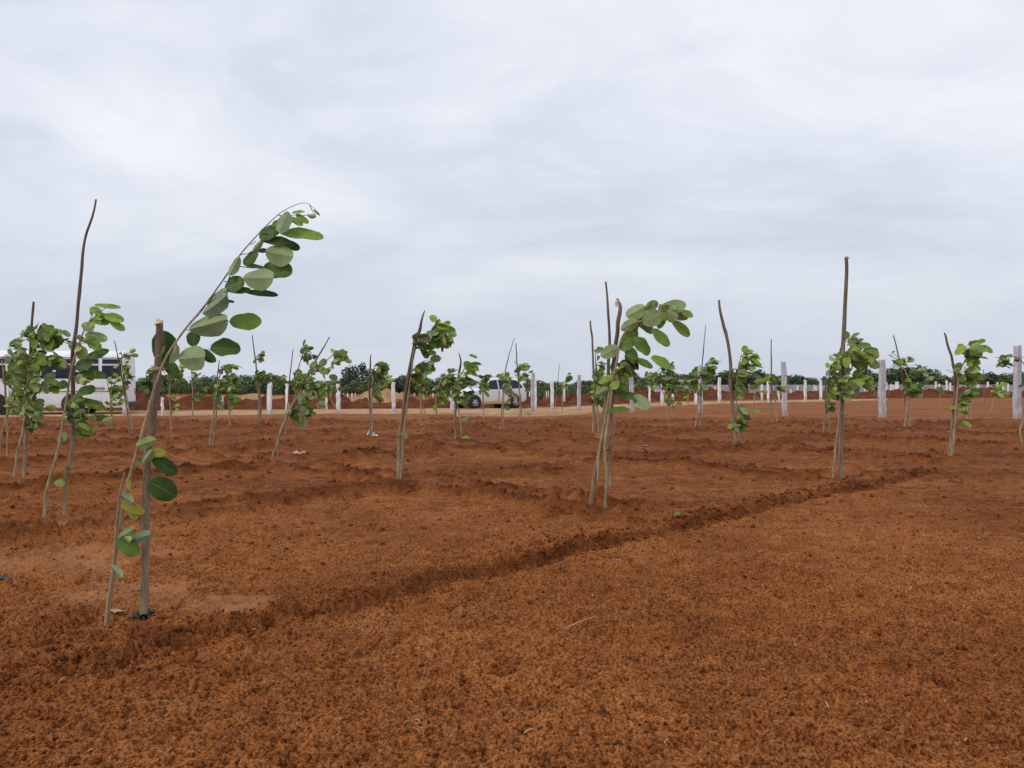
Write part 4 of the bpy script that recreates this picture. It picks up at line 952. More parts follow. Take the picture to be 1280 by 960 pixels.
def build_bus():
    d = 35.0; Lb = 7.0; T = R(13); K = d / F / 1.085; cx_ = (154.5 - 640) / F * d; x0 = cx_ - Lb * math.cos(T); yb = d - Lb * math.sin(T)
    root = empty('minibus', (x0, yb, 0.0), T); tag(root, 'white minibus with dark window band parked beside the field', 'bus')
    wid = 2.2
    prof = [(0, .28), (-.02, .34), (-.03, .8), (-.03, 1.25), (-.01, 1.62), (.05, 2.45), (.10, 2.62), (.22, 2.78), (.5, 2.86), (1.1, 2.89)]
    ring = prof + [(wid - a, z) for (a, z) in reversed(prof[:-1])]
    st = [(0, .93, .10), (.10, .985, .03), (.3, 1, 0), (Lb - .25, 1, 0), (Lb - .07, .985, .02), (Lb, .94, .06)]
    vs = []; fs = []; k = len(ring)
    for (x, s_, zz) in st:
        for (y, z) in ring: vs.append((x, 1.1 + (y - 1.1) * s_, .28 + (z - .28) * (1 - zz * .5) if z > 1 else z + zz * .4))
    for i in range(len(st) - 1):
        for j in range(k): fs.append([i * k + j, i * k + (j + 1) % k, (i + 1) * k + (j + 1) % k, (i + 1) * k + j])
    fs.append(list(range(k))[::-1]); fs.append(list(range((len(st) - 1) * k, len(st) * k)))
    sm = [True] * (len(fs) - 2) + [False] * 2
    fresh_mesh('body', vs, fs, M['bus_white'], root, smooth=sm)
    fy = lambda z: float(np.interp(z, [.34, .8, 1.25, 1.62, 2.45, 2.62], [-.02, -.03, -.03, -.01, .05, .10]))
    def panel(name, x0_, x1_, z0, z1, matl, off, par=None, th=.01):
        mb = MB(); q = [(x0_, fy(z0) - off, z0), (x1_, fy(z0) - off, z0), (x1_, fy(z1) - off, z1), (x0_, fy(z1) - off, z1)]
        b_ = [(v[0], v[1] + off + .01, v[2]) for v in q]
        mb.add(q + b_, [[0, 1, 2, 3], [0, 4, 5, 1], [1, 5, 6, 2], [2, 6, 7, 3], [3, 7, 4, 0]]); return mb.build(name, M[matl], par or root)
    X = lambda px: (px - 154.5) * K + Lb
    panel('window_band', .12, X(151.5), 1.60, 2.56, 'bus_blue', .008)
    xs = [-42, -14, 14, 42, 70, 98, 126]; 
    for i, px in enumerate(xs):
        a = X(px) + .05; b_ = X(px + 28) - .09
        if i == 6: b_ = X(151)
        w = panel('window', a, b_, 1.70, 2.20, 'glass', .014)
        panel('pane', a + .04, (a + b_) / 2 - .03, 1.74, 2.16, 'glass_skylit' if i in (3, 5) else 'glass', .020, w)
        for nm, (za, zb_) in (('top_vent', (2.27, 2.50)),):
            f = panel('top_vent', a, b_, za, zb_, 'glass', .014)
            mb = MB()
            for (p0, p1, q0, q1) in ((a, b_, za, za + .014), (a, b_, zb_ - .014, zb_), (a, a + .014, za + .02, zb_ - .02), (b_ - .014, b_, za + .02, zb_ - .02)):
                yy = fy((q0 + q1) / 2) - .024; mb.add([(p0, yy, q0), (p1, yy, q0), (p1, yy, q1), (p0, yy, q1)], [[0, 1, 2, 3]])
            mb.build('vent_frame', M['steel_white'], f)
    panel('stripe', X(30), X(152), 1.03, 1.055, 'gold', .006); panel('moulding', X(30), X(152), 1.005, 1.022, 'black', .010)
    panel('reflector', X(143.5), X(152), .855, .93, 'amber', .012)
    for i, (a, b_) in enumerate(((52, 84), (100, 128))):
        mb = MB(); p0, p1 = X(a), X(b_)
        for (u0, u1, v0, v1) in ((p0, p1, .44, .452), (p0, p1, .935, .947), (p0, p0 + .012, .46, .93), (p1 - .012, p1, .46, .93)):
            if i == 1 and v0 < .46: v0, v1 = .62, .632
            yy = fy((v0 + v1) / 2) - .005; mb.add([(u0, yy, v0), (u1, yy, v0), (u1, yy, v1), (u0, yy, v1)], [[0, 1, 2, 3]])
        mb.build('hatch', M['steel_white'], root)
    panel('step_opening', X(14.5), X(19.5), .36, .78, 'black', .008)
    # row of dark lettering low on the flank: only blurred strokes can be made out in the photograph
    tx = MB(); r = random.Random(9)
    for px in [117.5, 121.5, 125.2, 128.4, 137.5, 141, 144.4, 147.6, 151]:
        a = X(px); hgt = .13 if px > 118 else .17
        for (u0, u1, v0, v1) in ((0, .022, 0, hgt), (.03, .07, hgt - .03, hgt), (.03, .07, 0, .03), (.075, .095, .01, hgt * r.uniform(.45, .95))):
            yy = fy(1.15) - .012; tx.add([(a + u0, yy, 1.09 + v0), (a + u1, yy, 1.09 + v0), (a + u1, yy, 1.09 + v1), (a + u0, yy, 1.09 + v1)], [[0, 1, 2, 3]])
    tx.build('lettering', M['navy'], root)
    bp = MB(); bp.box((Lb + .04, 1.1, .42), (.14, 2.05, .24), bev=.03); bp.build('bumper', M['black'], root)
    for yy in (.2, 2.0):
        mb = MB(); mb.box((Lb - .015, yy, 1.0), (.06, .16, .34), bev=.02); mb.build('tail_light', M['red_lens'], root)
    for px in (93, 1):
        xw = X(px)
        for sgn, yc in ((-1, .12), (1, wid - .12)):
            am = MB(); am.cyl((xw, yc - sgn * .1, .45), (xw, yc + sgn * .158, .45), .50, 28); am.build('wheel_arch', M['black'], root)
            wheel(root, (xw, yc + sgn * .03, .41), sgn, .41, .26, None, 0)
build_bus()
#PART4
# ------------------------------------------------------------------ saplings and the stakes that hold them
# 1. the nearest sapling, arching to the leaf tip high against the sky
D = depth(778)
make_stake(D, [(180, 777, 13), (180.5, 720, 12.5), (182.5, 640, 12.5), (185, 575, 12.5), (190, 525, 13), (196, 480, 12.5), (199, 440, 12), (199.5, 403, 11)],
           'thick peeled stake nearest the camera, bent at mid height, with pale cut top', wob=0.5, knots=6, mt='stake', tie=[(198.5, 461, 13)], cut=[(199.5, 404, 10, 6)])
st = MB(); tw = MB(); lv = Leaves(); ra = random.Random(101)
px_pole(st, D, [(132, 784, 9.5), (136, 752, 8), (141, 712, 6.5), (149, 660, 6), (160, 605, 6), (176, 548, 6), (192, 490, 5.5), (202, 460, 4.4), (214, 436, 4.0), (232, 411, 3.5), (255, 384, 3.1), (280, 349, 2.7), (301, 318, 2.4), (325, 291, 2.0), (347, 269, 1.5), (365, 258, 1.2), (381, 253.5, 1.0), (391, 259, .8), (397, 266, .6)],
        9, 6, 0.9, 5, [-.04, -.05, -.06, -.06, -.06, -.07, -.07, -.06, -.03, 0, .02, .04, .05, .05, .05, .05, .05, .05, .05], rnd=ra)
px_pole(st, D, [(141, 706, 3.2), (146, 655, 3.6), (149, 620, 3), (156, 590, 2.2)], 7, 5, 0.5, 2, [-.07] * 4, rnd=ra)
AL = [(208, 455, 203, 414, 30, 'u', .12, .06), (212, 455, 223, 431, 11, 'l', .45, -.03), (207, 452, 221, 468, 15, 'u', .2, .03), (223, 449, 258, 446, 30, 'l', .5, -.03), (241, 433, 242, 413, 16, 'u', .18, .04), (249, 437, 268, 452, 12, 'u', .1, .02),
      (263, 435, 300, 434, 28, 'u', .22, .03), (236, 412, 287, 399, 27, 'l', .45, 0), (287, 402, 327, 401, 23, 'u', .55, .02), (253, 392, 288, 371, 20, 'l', .15, -.02), (258, 380, 287, 363, 18, 'l', .12, .03), (284, 376, 293, 377, 4, 'u', .1, 0),
      (281, 361, 303, 349, 22, 'u', .25, .0), (289, 365, 313, 361, 9, 'u', .3, .02), (304, 347, 344, 349, 27, 'l', .42, -.03), (306, 365, 347, 366, 9, 'u', .05, .02), (299, 321, 287, 345, 11, 'l', .35, 0), (304, 330, 321, 315, 17, 'u', .2, .02), (307, 332, 330, 333, 8, 'u', .3, 0),
      (329, 334, 364, 340, 27, 'u', .3, .04), (332, 314, 367, 322, 27, 'l', .55, -.02), (329, 299, 315, 316, 7, 'l', .4, 0), (320, 313, 335, 313, 6, 'u', .1, .04), (325, 299, 346, 281, 20, 'u', .22, .0), (359, 264, 350, 291, 18, 'l', .35, -.03), (350, 291, 403, 292, 18, 'u', .62, .0),
      (327, 299, 363, 300, 15, 'u', .12, .03), (353, 302, 375, 311, 11, 'u', .08, .03), (350, 300, 368, 306, 9, 'u', .15, 0), (365, 266, 380, 263, 7, 'u', .75, 0), (360, 271, 378, 280, 8, 'u', .8, .01), (370, 268, 385, 277, 9, 'u', .7, 0), (384, 269, 396, 271, 6, 'l', .6, 0), (392, 262, 400, 269, 3, 'u', .3, 0), (340, 282, 352, 275, 8, 'u', .4, 0),
      (170, 558, 196, 549, 13, 'l', .8, -.1), (186, 566, 206, 565, 11, 'u', .93, -.06), (190, 571, 221, 592, 17, 'u', .1, -.05), (178, 579, 193, 562, 10, 'l', .45, -.1), (172, 574, 186, 578, 8, 'u', .15, -.06), (186, 601, 219, 620, 27, 'u', .12, -.03),
      (161, 612, 160, 596, 7, 'l', .93, -.08), (150, 618, 167, 628, 11, 'l', .3, -.1), (151, 630, 180, 640, 13, 'u', .95, -.1), (160, 638, 172, 648, 9, 'l', .85, -.08), (146, 673, 173, 692, 19, 'u', .45, -.1), (163, 676, 192, 667, 14, 'l', .08, -.08), (148, 673, 170, 660, 11, 'l', .6, -.1), (152, 668, 164, 676, 8, 'l', .85, -.1), (138, 707, 154, 722, 9, 'l', .35, -.1), (206, 432, 197, 446, 5, 'l', .5, 0)]
for q in AL: px_leaf(lv, D, *q[:5], q[5], q[6], q[7], fold=ra.uniform(0.12, 0.35) if q[5] == 'u' else ra.uniform(0.45, 0.85), rnd=ra)
for (a, b_) in (((232, 411), (237, 412)), ((301, 318), (320, 313)), ((280, 352), (304, 347)), ((325, 291), (350, 291)), ((214, 436), (223, 449)), ((258, 446), (264, 436)), ((284, 400), (289, 402)), ((300, 333), (330, 334)), ((287, 345), (281, 360)), ((283, 352), (289, 348)), ((312, 305), (320, 301)), ((268, 368), (258, 381)), ((160, 605), (170, 560)), ((182, 605), (188, 601)), ((347, 269), (372, 268)), ((372, 268), (386, 268)), ((387, 256), (394, 268)), ((247, 436), (264, 436))):
    tube(tw, [(*P(*a, D), .0028), (*P((a[0] + b_[0]) / 2, (a[1] + b_[1]) / 2 + 1.5, D + .01), .0022), (*P(*b_, D), .0018)], 5, 4, 0.2, 0, rnd=ra)
finish_sapling(P(132, 784, D), st, lv, 'nearest sapling, its long leafy shoot arching up high against the sky', extra=tw)

def sap(base, stem, clusters, label, tints=(0.2, 0.75), under=0.35, seed=1, stems2=(), leaves=(), wob=1.3, group='young trees planted in the red field', dd=None):
    """one sapling: stem path(s) and leaf clusters given in photograph pixels at the distance of its base row"""
    d = depth(base); rn = random.Random(seed); mb = MB(); tw_ = MB(); lf = Leaves()
    px_pole(mb, d, stem, 8, 6, wob, 2, dd, rnd=rn)
    roots = [(p[0], p[1]) for p in stem[1:]]
    for s2 in stems2: px_pole(mb, d, s2, 7, 6, wob, 1, rnd=rn); roots += [(p[0], p[1]) for p in s2[1:]]
    for c in clusters:
        cx, cy, rx, ry, n, lp = c[:6]; tt = c[6] if len(c) > 6 else tints; uu = c[7] if len(c) > 7 else under
        cluster(lf, tw_, d, roots, cx, cy, rx, ry, n, lp, tt, uu, rnd=rn)
    for q in leaves: px_leaf(lf, d, *q[:5], q[5], q[6], q[7] if len(q) > 7 else 0.0, hero=d < 12, fold=rn.uniform(.1, .5), rnd=rn)
    return finish_sapling(P(stem[0][0], base, d), mb, lf, label, group, tw_)

# 2. tall thin stake and its sapling near the photograph's edge, before the minibus
d2 = depth(646)
make_stake(d2, [(81, 645, 7), (84, 600, 7), (89, 555, 7), (91, 500, 6.5), (91, 450, 6), (97, 400, 5), (100, 350, 4.5), (105, 305, 4), (114, 275, 3.4), (120, 249, 2.6)],
           'very tall thin stake with crooked tip, reaching highest of the stakes before the minibus', wob=1.0, knots=5, mt='stake_dark', tie=[(87, 582, 9)])
sap(648, [(56, 648, 6), (60, 612, 5.5), (72, 568, 5), (80, 520, 4), (88, 470, 3.5), (98, 430, 3), (112, 402, 2), (132, 385, 1.2)],
    [(106, 520, 17, 18, 20, 13, (0.05, 0.5)), (106, 480, 12, 14, 6, 13), (84, 500, 7, 14, 6, 11), (126, 398, 13, 8, 5, 12, (.5, .85), .2), (110, 432, 8, 12, 5, 13, (.5, .85), .7)],
    'sapling with big dark and pale leaves tied to the very tall crooked stake', seed=2,
    leaves=[(118, 381, 150, 383, 6, 'u', .75), (112, 385, 126, 390, 9, 'u', .75), (118, 396, 136, 402, 16, 'u', .6), (130, 394, 154, 400, 11, 'u', .72), (138, 402, 156, 412, 9, 'u', .75), (102, 405, 118, 412, 12, 'l', .7), (106, 418, 136, 424, 12, 'l', .7), (98, 432, 108, 452, 16, 'l', .7), (108, 447, 136, 437, 13, 'u', .2),
            (94, 460, 116, 452, 16, 'u', .15), (97, 468, 132, 467, 13, 'u', .3), (74, 478, 84, 484, 11, 'u', .1), (96, 492, 120, 486, 15, 'u', .25), (100, 500, 131, 510, 12, 'u', .4), (108, 508, 128, 503, 8, 'u', .82), (72, 552, 84, 541, 10, 'l', .6), (68, 604, 82, 603, 9, 'l', .75), (84, 520, 98, 528, 13, 'l', .2), (92, 540, 112, 543, 8, 'u', .1)])
# 3. bushy one with a short bare tip
d3 = depth(598)
make_stake(d3, [(30, 598, 6), (32, 550, 6), (35, 500, 5.5), (38, 440, 5), (40, 405, 4), (42, 377, 3.4)], 'stake rising as a short bare tip from a wide bushy crown before the minibus', wob=0.8, knots=3, mt='stake_dark')
sap(600, [(17, 600, 4.5), (22, 570, 4.5), (29, 535, 4.5), (33, 500, 4), (37, 460, 3), (45, 425, 2)],
    [(40, 430, 34, 18, 60, 12.5), (48, 462, 22, 20, 40, 13), (20, 470, 15, 30, 36, 12), (40, 500, 18, 20, 30, 12), (72, 425, 14, 12, 18, 12.5, (.35, .8)), (24, 420, 12, 8, 14, 8)],
    'wide bushy sapling with a dense crown of small leaves before the minibus side', seed=3, stems2=[[(30, 562, 2.5), (37, 558, 2)]])
# 4. at the very edge
sap(566, [(-3, 566, 4), (3, 540, 4), (9, 515, 4), (6, 480, 3), (2, 450, 2)], [(6, 470, 14, 30, 48, 11), (12, 505, 10, 10, 12, 10)], 'sapling cut off by the edge of the picture beside the minibus front wheel', seed=4)
sap(572, [(8, 574, 2.6), (9, 540, 2.6), (10, 515, 2), (12, 490, 1.6)], [(14, 500, 8, 12, 12, 8)], 'thin upright sapling stem between the cut off one and the bushy one', seed=44)
# 5. leaning sapling with forked foot
d5 = depth(576)
make_stake(d5, [(347, 574, 4), (349, 545, 4.5), (361, 515, 4.5), (376, 482, 4), (392, 456, 3), (404, 435, 2.2), (412, 421, 1.4)], 'thin stake leaning strongly towards its pointed upper end, with a forked foot', wob=0.8, knots=3)
sap(578, [(340, 578, 2.8), (345, 557, 3), (352, 538, 3), (364, 510, 3), (378, 486, 2.6), (396, 462, 2), (418, 442, 1.4), (430, 436, 1)],
    [(398, 470, 16, 14, 20, 11, (.2, .6)), (420, 446, 12, 8, 14, 10, (.2, .7), .5), (380, 488, 15, 14, 18, 10, (.2, .6)), (392, 468, 10, 10, 8, 11, (.4, .8), .9), (368, 520, 8, 7, 7, 12, (.1, .5))],
    'strongly leaning sapling with pale leaf undersides above a forked foot', seed=5, leaves=[(371, 526, 380, 533, 7, 'u', .5), (364, 518, 374, 512, 8, 'u', .2), (392, 452, 396, 464, 8, 'l', .7), (372, 500, 382, 492, 7, 'l', .7), (427, 440, 435, 449, 6, 'u', .7)])
# 6. behind it
make_stake(depth(541), [(377, 508, 3), (368, 480, 2.4), (364, 460, 2), (367, 436, 1.4)], 'bare thin stake tip straight above the sapling behind the leaning one', mt='stake_dark') if False else None
make_stake(depth(545), [(357, 545, 2.4), (360, 500, 2.4), (363, 465, 1.8), (366.5, 436, 1.3)], 'thin bare stick rising just behind the strongly leaning sapling', mt='stake_dark', knots=1)
sap(541, [(384, 541, 2.8), (380, 518, 3), (376, 500, 3), (371, 475, 2.2), (376, 450, 1.4), (380, 436, 1)], [(380, 446, 7, 12, 20, 8.5, (.1, .5)), (372, 472, 9, 14, 22, 8.5, (.2, .6)), (384, 500, 12, 12, 22, 9, (.15, .5)), (368, 485, 8, 8, 10, 8)], 'upright leafy sapling standing behind the strongly leaning one', seed=6)
# 7. thick dark stake with a bushy head
d7 = depth(601)
make_stake(d7, [(498, 601, 7.5), (499, 570, 7.5), (501, 540, 7.5), (505, 505, 7), (511, 470, 6.5), (517, 436, 7), (522, 420, 6.5), (526, 404, 4.5), (531, 388, 1.6)], 'bark covered stake with a sharp tip, leaning slightly, tied at knee height', wob=0.8, knots=4, mt='stake_dark', tie=[(501, 542, 8.5)])
sap(602, [(501, 602, 3), (503, 560, 3), (508, 510, 3), (514, 465, 2.6), (520, 430, 2.4), (536, 416, 1.8), (550, 408, 1.2)],
    [(549, 412, 13, 17, 30, 14, (.4, .8), .3), (521, 425, 10, 9, 12, 15, (.1, .45), .4), (530, 448, 8, 10, 9, 13, (.2, .6)), (526, 470, 9, 13, 16, 14, (.1, .5)), (540, 425, 10, 6, 8, 13, (.1, .5))],
    'sapling with a leafy head blown to one side of the sharp tipped bark stake', seed=7, leaves=[(502, 543, 511, 546, 8, 'l', .5), (533, 441, 539, 443, 7, 'u', .3), (514, 472, 532, 475, 14, 'u', .93)])
# 8. big leaved sapling on two poles
d8 = depth(643)
make_stake(d8, [(738.5, 641, 7), (742, 605, 7), (749, 565, 7), (755, 520, 6.5), (759, 480, 6), (762, 440, 5), (760.5, 395, 4.2), (757, 352, 3)], 'longer of two poles crossing under the big leaved sapling, thin dark tip', wob=0.8, knots=4, mt='stake', tie=[(753, 545, 13)])
make_stake(d8 + .03, [(762, 606, 5), (763, 560, 5.5), (765, 500, 6), (768, 450, 6.5), (772, 410, 7), (774.5, 384, 6), (771, 373, 3)], 'shorter pole with a broken orange top beside the big leaves', wob=0.8, knots=4, mt='stake', cut=[(772, 382, 6, 8)])
d8 = depth(645)
sap(646, [(757, 646, 5.5), (758, 605, 5), (756, 570, 5), (758, 535, 5), (764, 495, 4.5), (770, 455, 4), (778, 420, 3), (800, 402, 2.2), (835, 388, 1.4)],
    [(762, 470, 10, 16, 10, 16, (.2, .95)), (775, 478, 14, 14, 8, 17, (.2, .7)), (773, 445, 10, 12, 6, 18, (.2, .5)), (802, 402, 26, 13, 9, 19, (.45, .75), .4), (838, 394, 12, 8, 4, 17, (.5, .8), .3)],
    'big leaved sapling on two crossed poles, its crown streaming sideways in the wind', seed=8,
    leaves=[(783, 396, 807, 383, 18, 'l', .6), (803, 403, 827, 393, 20, 'l', .62), (823, 388, 857, 381, 17, 'l', .6), (807, 388, 822, 377, 12, 'l', .7), (806, 387, 817, 376, 5, 'u', .3), (851, 389, 867, 394, 10, 'u', .82), (840, 401, 863, 420, 12, 'u', .68), (823, 411, 830, 391, 11, 'u', .55), (816, 411, 837, 432, 15, 'u', .5), (798, 407, 813, 415, 6, 'u', .1),
            (776, 412, 798, 401, 13, 'l', .65), (779, 429, 797, 409, 16, 'u', .5), (791, 423, 813, 442, 20, 'u', .5), (776, 438, 790, 424, 15, 'u', .45), (751, 445, 774, 434, 16, 'l', .55), (781, 444, 800, 461, 13, 'u', 1.0), (794, 448, 816, 459, 10, 'u', .35), (814, 446, 839, 457, 14, 'u', .62), (764, 466, 779, 471, 14, 'u', .95), (769, 455, 786, 460, 6, 'u', .3),
            (751, 490, 772, 482, 18, 'u', .35), (765, 478, 787, 482, 14, 'u', .4), (770, 492, 803, 498, 13, 'u', .3), (792, 494, 812, 511, 15, 'l', .45), (760, 513, 786, 511, 9, 'u', .4), (744, 495, 760, 485, 10, 'l', .4), (783, 433, 795, 452, 14, 'u', .35), (826, 400, 838, 390, 12, 'u', .8)],
    stems2=[[(747, 600, 3), (750, 560, 4), (757, 520, 4), (763, 480, 3.5)]])
# 9. curved stake
d9 = depth(560)
make_stake(d9, [(921, 559, 7.5), (917, 525, 6.5), (914, 490, 6), (913, 455, 5.5), (908, 420, 5), (902, 398, 5), (899, 375, 3.4)], 'curved stake bowing away from its sapling, smooth and brown, bare to the tip', wob=0.8, knots=4)
sap(560, [(926, 560, 2.4), (924, 530, 2.4), (920, 500, 2.2), (922, 470, 2), (926, 445, 1.4)], [(931, 448, 10, 14, 14, 12, (.6, .85), .2), (932, 482, 10, 18, 16, 12, (.3, .7)), (920, 495, 6, 16, 12, 11, (.1, .5)), (926, 528, 9, 14, 14, 11, (.1, .6)), (924, 465, 6, 18, 10, 11, (.2, .5))],
    'sapling with separate rounded leaves all down one side of the curved stake', seed=9, leaves=[(940, 514, 952, 513, 6, 'u', .75), (928, 440, 934, 432, 8, 'u', .75), (932, 440, 941, 439, 6, 'u', .75)])
# 10. tall straight pole
d10 = depth(603)
make_stake(d10, [(1051, 603, 8), (1051.5, 560, 7.8), (1052, 500, 7.4), (1054, 440, 7), (1056, 390, 6.5), (1058, 350, 6), (1058, 322, 5.6)], 'tall straight pole, thickest of those standing away from the camera, with flat cut top', wob=0.4, knots=5, mt='stake', tie=[(1052, 516, 10)], cut=[(1058, 323, 5.5, 3)])
sap(604, [(1040, 604, 3.4), (1044, 570, 3.2), (1047.5, 530, 3.2), (1050, 490, 3.5), (1052, 450, 2.5), (1056, 425, 1.6)],
    [(1074, 440, 13, 12, 20, 15, (.4, .75), .35), (1046, 450, 9, 26, 44, 9, (.3, .7), .55), (1064, 476, 13, 18, 20, 15, (.5, .85), .5), (1036, 478, 14, 14, 24, 8.5, (.3, .7)), (1060, 430, 7, 8, 10, 10, (.3, .6)), (1045, 500, 7, 8, 8, 8)],
    'sapling with bright mixed leaves wrapped round the tall straight pole with cut top', seed=10, leaves=[(1066, 452, 1086, 457, 13, 'u', .6), (1072, 432, 1090, 432, 9, 'u', .6), (1058, 492, 1074, 490, 11, 'l', .6), (1056, 446, 1076, 432, 11, 'l', .6)])
# 11. slanted stake near the far end of the row
d11 = depth(573)
make_stake(d11, [(1186, 572, 5), (1189, 540, 5), (1192, 505, 4.8), (1194, 470, 4.4), (1189, 447, 4), (1183, 425, 3.4), (1180, 416, 2.2)], 'stake bent back at head height with a dark hooked tip', wob=0.8, knots=4, mt='stake_dark', tie=[(1190, 540, 9)])
sap(574, [(1190, 574, 4), (1194, 540, 3.6), (1196, 505, 3.4), (1198, 470, 3), (1208, 448, 2), (1222, 430, 1.2)],
    [(1215, 440, 13, 13, 20, 13, (.45, .75), .4), (1206, 466, 12, 12, 18, 13, (.35, .75), .4), (1204, 490, 9, 12, 16, 11, (.1, .5)), (1200, 516, 8, 8, 8, 9, (.3, .6)), (1192, 462, 8, 8, 5, 10)],
    'sapling with bright oval leaves leaning from the hooked dark tipped stake', seed=11, leaves=[(1226, 432, 1242, 440, 9, 'u', .65), (1220, 430, 1232, 424, 6, 'u', .55), (1222, 446, 1236, 448, 4, 'u', .1), (1212, 455, 1228, 461, 10, 'u', .6), (1200, 514, 1212, 517, 6, 'u', .4)])
# 12. pair behind the tall pole
sap(545, [(1030, 545, 3), (1031, 520, 2.8), (1033, 490, 2.4), (1037, 468, 1.6)], [(1034, 478, 12, 12, 26, 8.5), (1036, 500, 8, 10, 12, 8, (.2, .6)), (1040, 465, 7, 8, 10, 8)], 'small sapling on two thin stems partly behind the tall straight pole', seed=12, stems2=[[(1037, 545, 2.2), (1036, 515, 2.2), (1034, 490, 2)]], leaves=[(1038, 508, 1045, 510, 5, 'u', .5)])
make_stake(depth(546), [(1029, 546, 2), (1031, 510, 2), (1032, 480, 1.8), (1033, 464, 1.2)], 'short thin stick close behind the tall straight pole', mt='stake_dark', knots=1)
# 13. sapling before the tall tree clump
make_stake(depth(536), [(1135, 534, 3.2), (1131, 500, 3.2), (1128, 470, 2.8), (1122, 440, 2.2), (1117, 419, 1.6)], 'thin stake leaning back before the tall tree clump', mt='stake_dark', knots=2)
sap(537, [(1129, 537, 2.6), (1133, 515, 2.4), (1136, 495, 2.2), (1134, 470, 1.8), (1124, 450, 1.2)], [(1140, 478, 13, 16, 40, 9.5, (.1, .6)), (1120, 452, 10, 8, 12, 8.5, (.4, .7), .5), (1112, 438, 4, 8, 4, 5), (1146, 490, 12, 6, 10, 9, (.5, .8))], 'sapling with a round leafy clump before the tall trees, on crossing thin stems', seed=13, stems2=[[(1138, 537, 2.2), (1137, 515, 2.2), (1135, 495, 2)]])
# 14. at the far edge, a spray reaching over the tallest grey post
sap(553, [(1277, 553, 3.6), (1276, 535, 3.4), (1281, 518, 3.2), (1286, 490, 2.6), (1283, 460, 1.8), (1268, 446, 1.2), (1248, 450, .8)], [(1258, 448, 16, 5, 16, 8, (.1, .45)), (1245, 454, 7, 8, 9, 8, (.1, .4)), (1286, 470, 10, 20, 20, 9)], 'sapling at the picture edge sending a thin leafy spray across the tallest grey post', seed=14)
# 15. foot wrapped in white plastic
d15 = depth(551)
make_stake(d15, [(463, 550, 4), (463, 520, 4), (462, 490, 4), (462, 468, 3.6), (464, 443, 1.6)], 'pointed stake in the sapling whose foot is wrapped in white plastic', mt='stake_dark', knots=2)
sap(552, [(466, 552, 2.6), (465, 525, 2.6), (465, 495, 2.4), (467, 470, 1.8), (474, 458, 1.2)], [(473, 470, 9, 16, 46, 7.5, (.2, .75)), (463, 478, 7, 16, 26, 7.5, (.1, .5)), (470, 492, 7, 10, 18, 7, (.3, .7))], 'bushy small leaved sapling with white plastic wrapped round its foot', seed=15)
# 16. before the car bonnet
d16 = depth(557)
make_stake(d16, [(568, 557, 4), (569, 525, 4), (571, 490, 4), (574, 466, 4), (576, 452, 3), (573.5, 441, 1.6)], 'stake with a forked dark tip before the silver car bonnet', mt='stake_dark', knots=3)
sap(558, [(577, 558, 2.2), (576, 530, 2), (573, 505, 2.4), (574, 475, 2), (582, 458, 1.4)], [(570, 478, 7, 18, 26, 9, (.2, .6)), (586, 460, 9, 10, 10, 12, (.4, .75), .1), (582, 485, 9, 12, 10, 11, (.05, .3)), (560, 490, 8, 8, 8, 8)], 'sapling with large dark leaves before the silver car bonnet, two tiny leaves near its foot', seed=16, leaves=[(580, 452, 594, 466, 12, 'u', .5), (586, 443, 597, 447, 4, 'u', .65), (580, 495, 593, 489, 6, 'u', .05), (576, 527, 586, 522, 4, 'l', .3), (578, 547, 587, 546, 5, 'u', .7)])
# 17. behind the two pole sapling
make_stake(depth(538), [(743, 538, 3.6), (743, 500, 3.6), (742, 460, 3.4), (740, 425, 3.2), (737.5, 401, 2.8)], 'straight stake with small leaves close beside the two crossed poles', mt='stake', knots=2)
sap(540, [(748, 540, 3), (747, 505, 3), (745, 470, 2.4), (744, 440, 1.6)], [(745, 458, 7, 20, 30, 8, (.1, .6)), (742, 485, 12, 16, 40, 8.5, (.15, .6)), (750, 478, 8, 18, 26, 8.5, (.2, .6))], 'sapling with small round leaves up its whole height beside the two crossed poles', seed=17, stems2=[[(741, 540, 2.6), (741, 505, 2.4), (743, 475, 2)]])
# 18. whip stake by the grey post
make_stake(depth(533), [(875, 532, 2.6), (876, 500, 2.4), (877, 470, 2), (879, 440, 1.6), (882, 406, 1)], 'whip thin stick rising from the sapling before the half hidden grey post', mt='stake_dark', knots=1)
sap(535, [(869, 535, 2.4), (872, 515, 2.4), (875, 490, 2.4), (877, 470, 2), (884, 458, 1.2)], [(879, 465, 9, 9, 34, 8, (.05, .5)), (888, 455, 6, 6, 12, 7.5, (.2, .7)), (874, 480, 6, 8, 12, 8, (.1, .5))], 'dark leaved sapling before the half hidden grey post', seed=18)
# 19. thin bare stake and stooping sapling
make_stake(depth(530), [(964, 529, 2.4), (964, 495, 2.4), (964, 460, 2.2), (964, 424, 1.6)], 'thin straight bare stick standing beside the lone grey post', mt='stake_dark', knots=1)
sap(531, [(972, 531, 2), (970, 510, 2), (967, 490, 2), (962, 474, 1.5), (955, 472, 1)], [(960, 474, 9, 5, 14, 6.5, (.4, .8)), (967, 486, 7, 7, 10, 6.5)], 'small sapling with thin leaves at the foot of the straight bare stick', seed=19)
sap(522, [(938, 522, 2), (941, 508, 2), (945, 492, 2.2), (949, 478, 2)], [(946, 490, 8, 5, 8, 6)], 'stooping short stem with few leaves between the curved stake and the bare stick', seed=29)
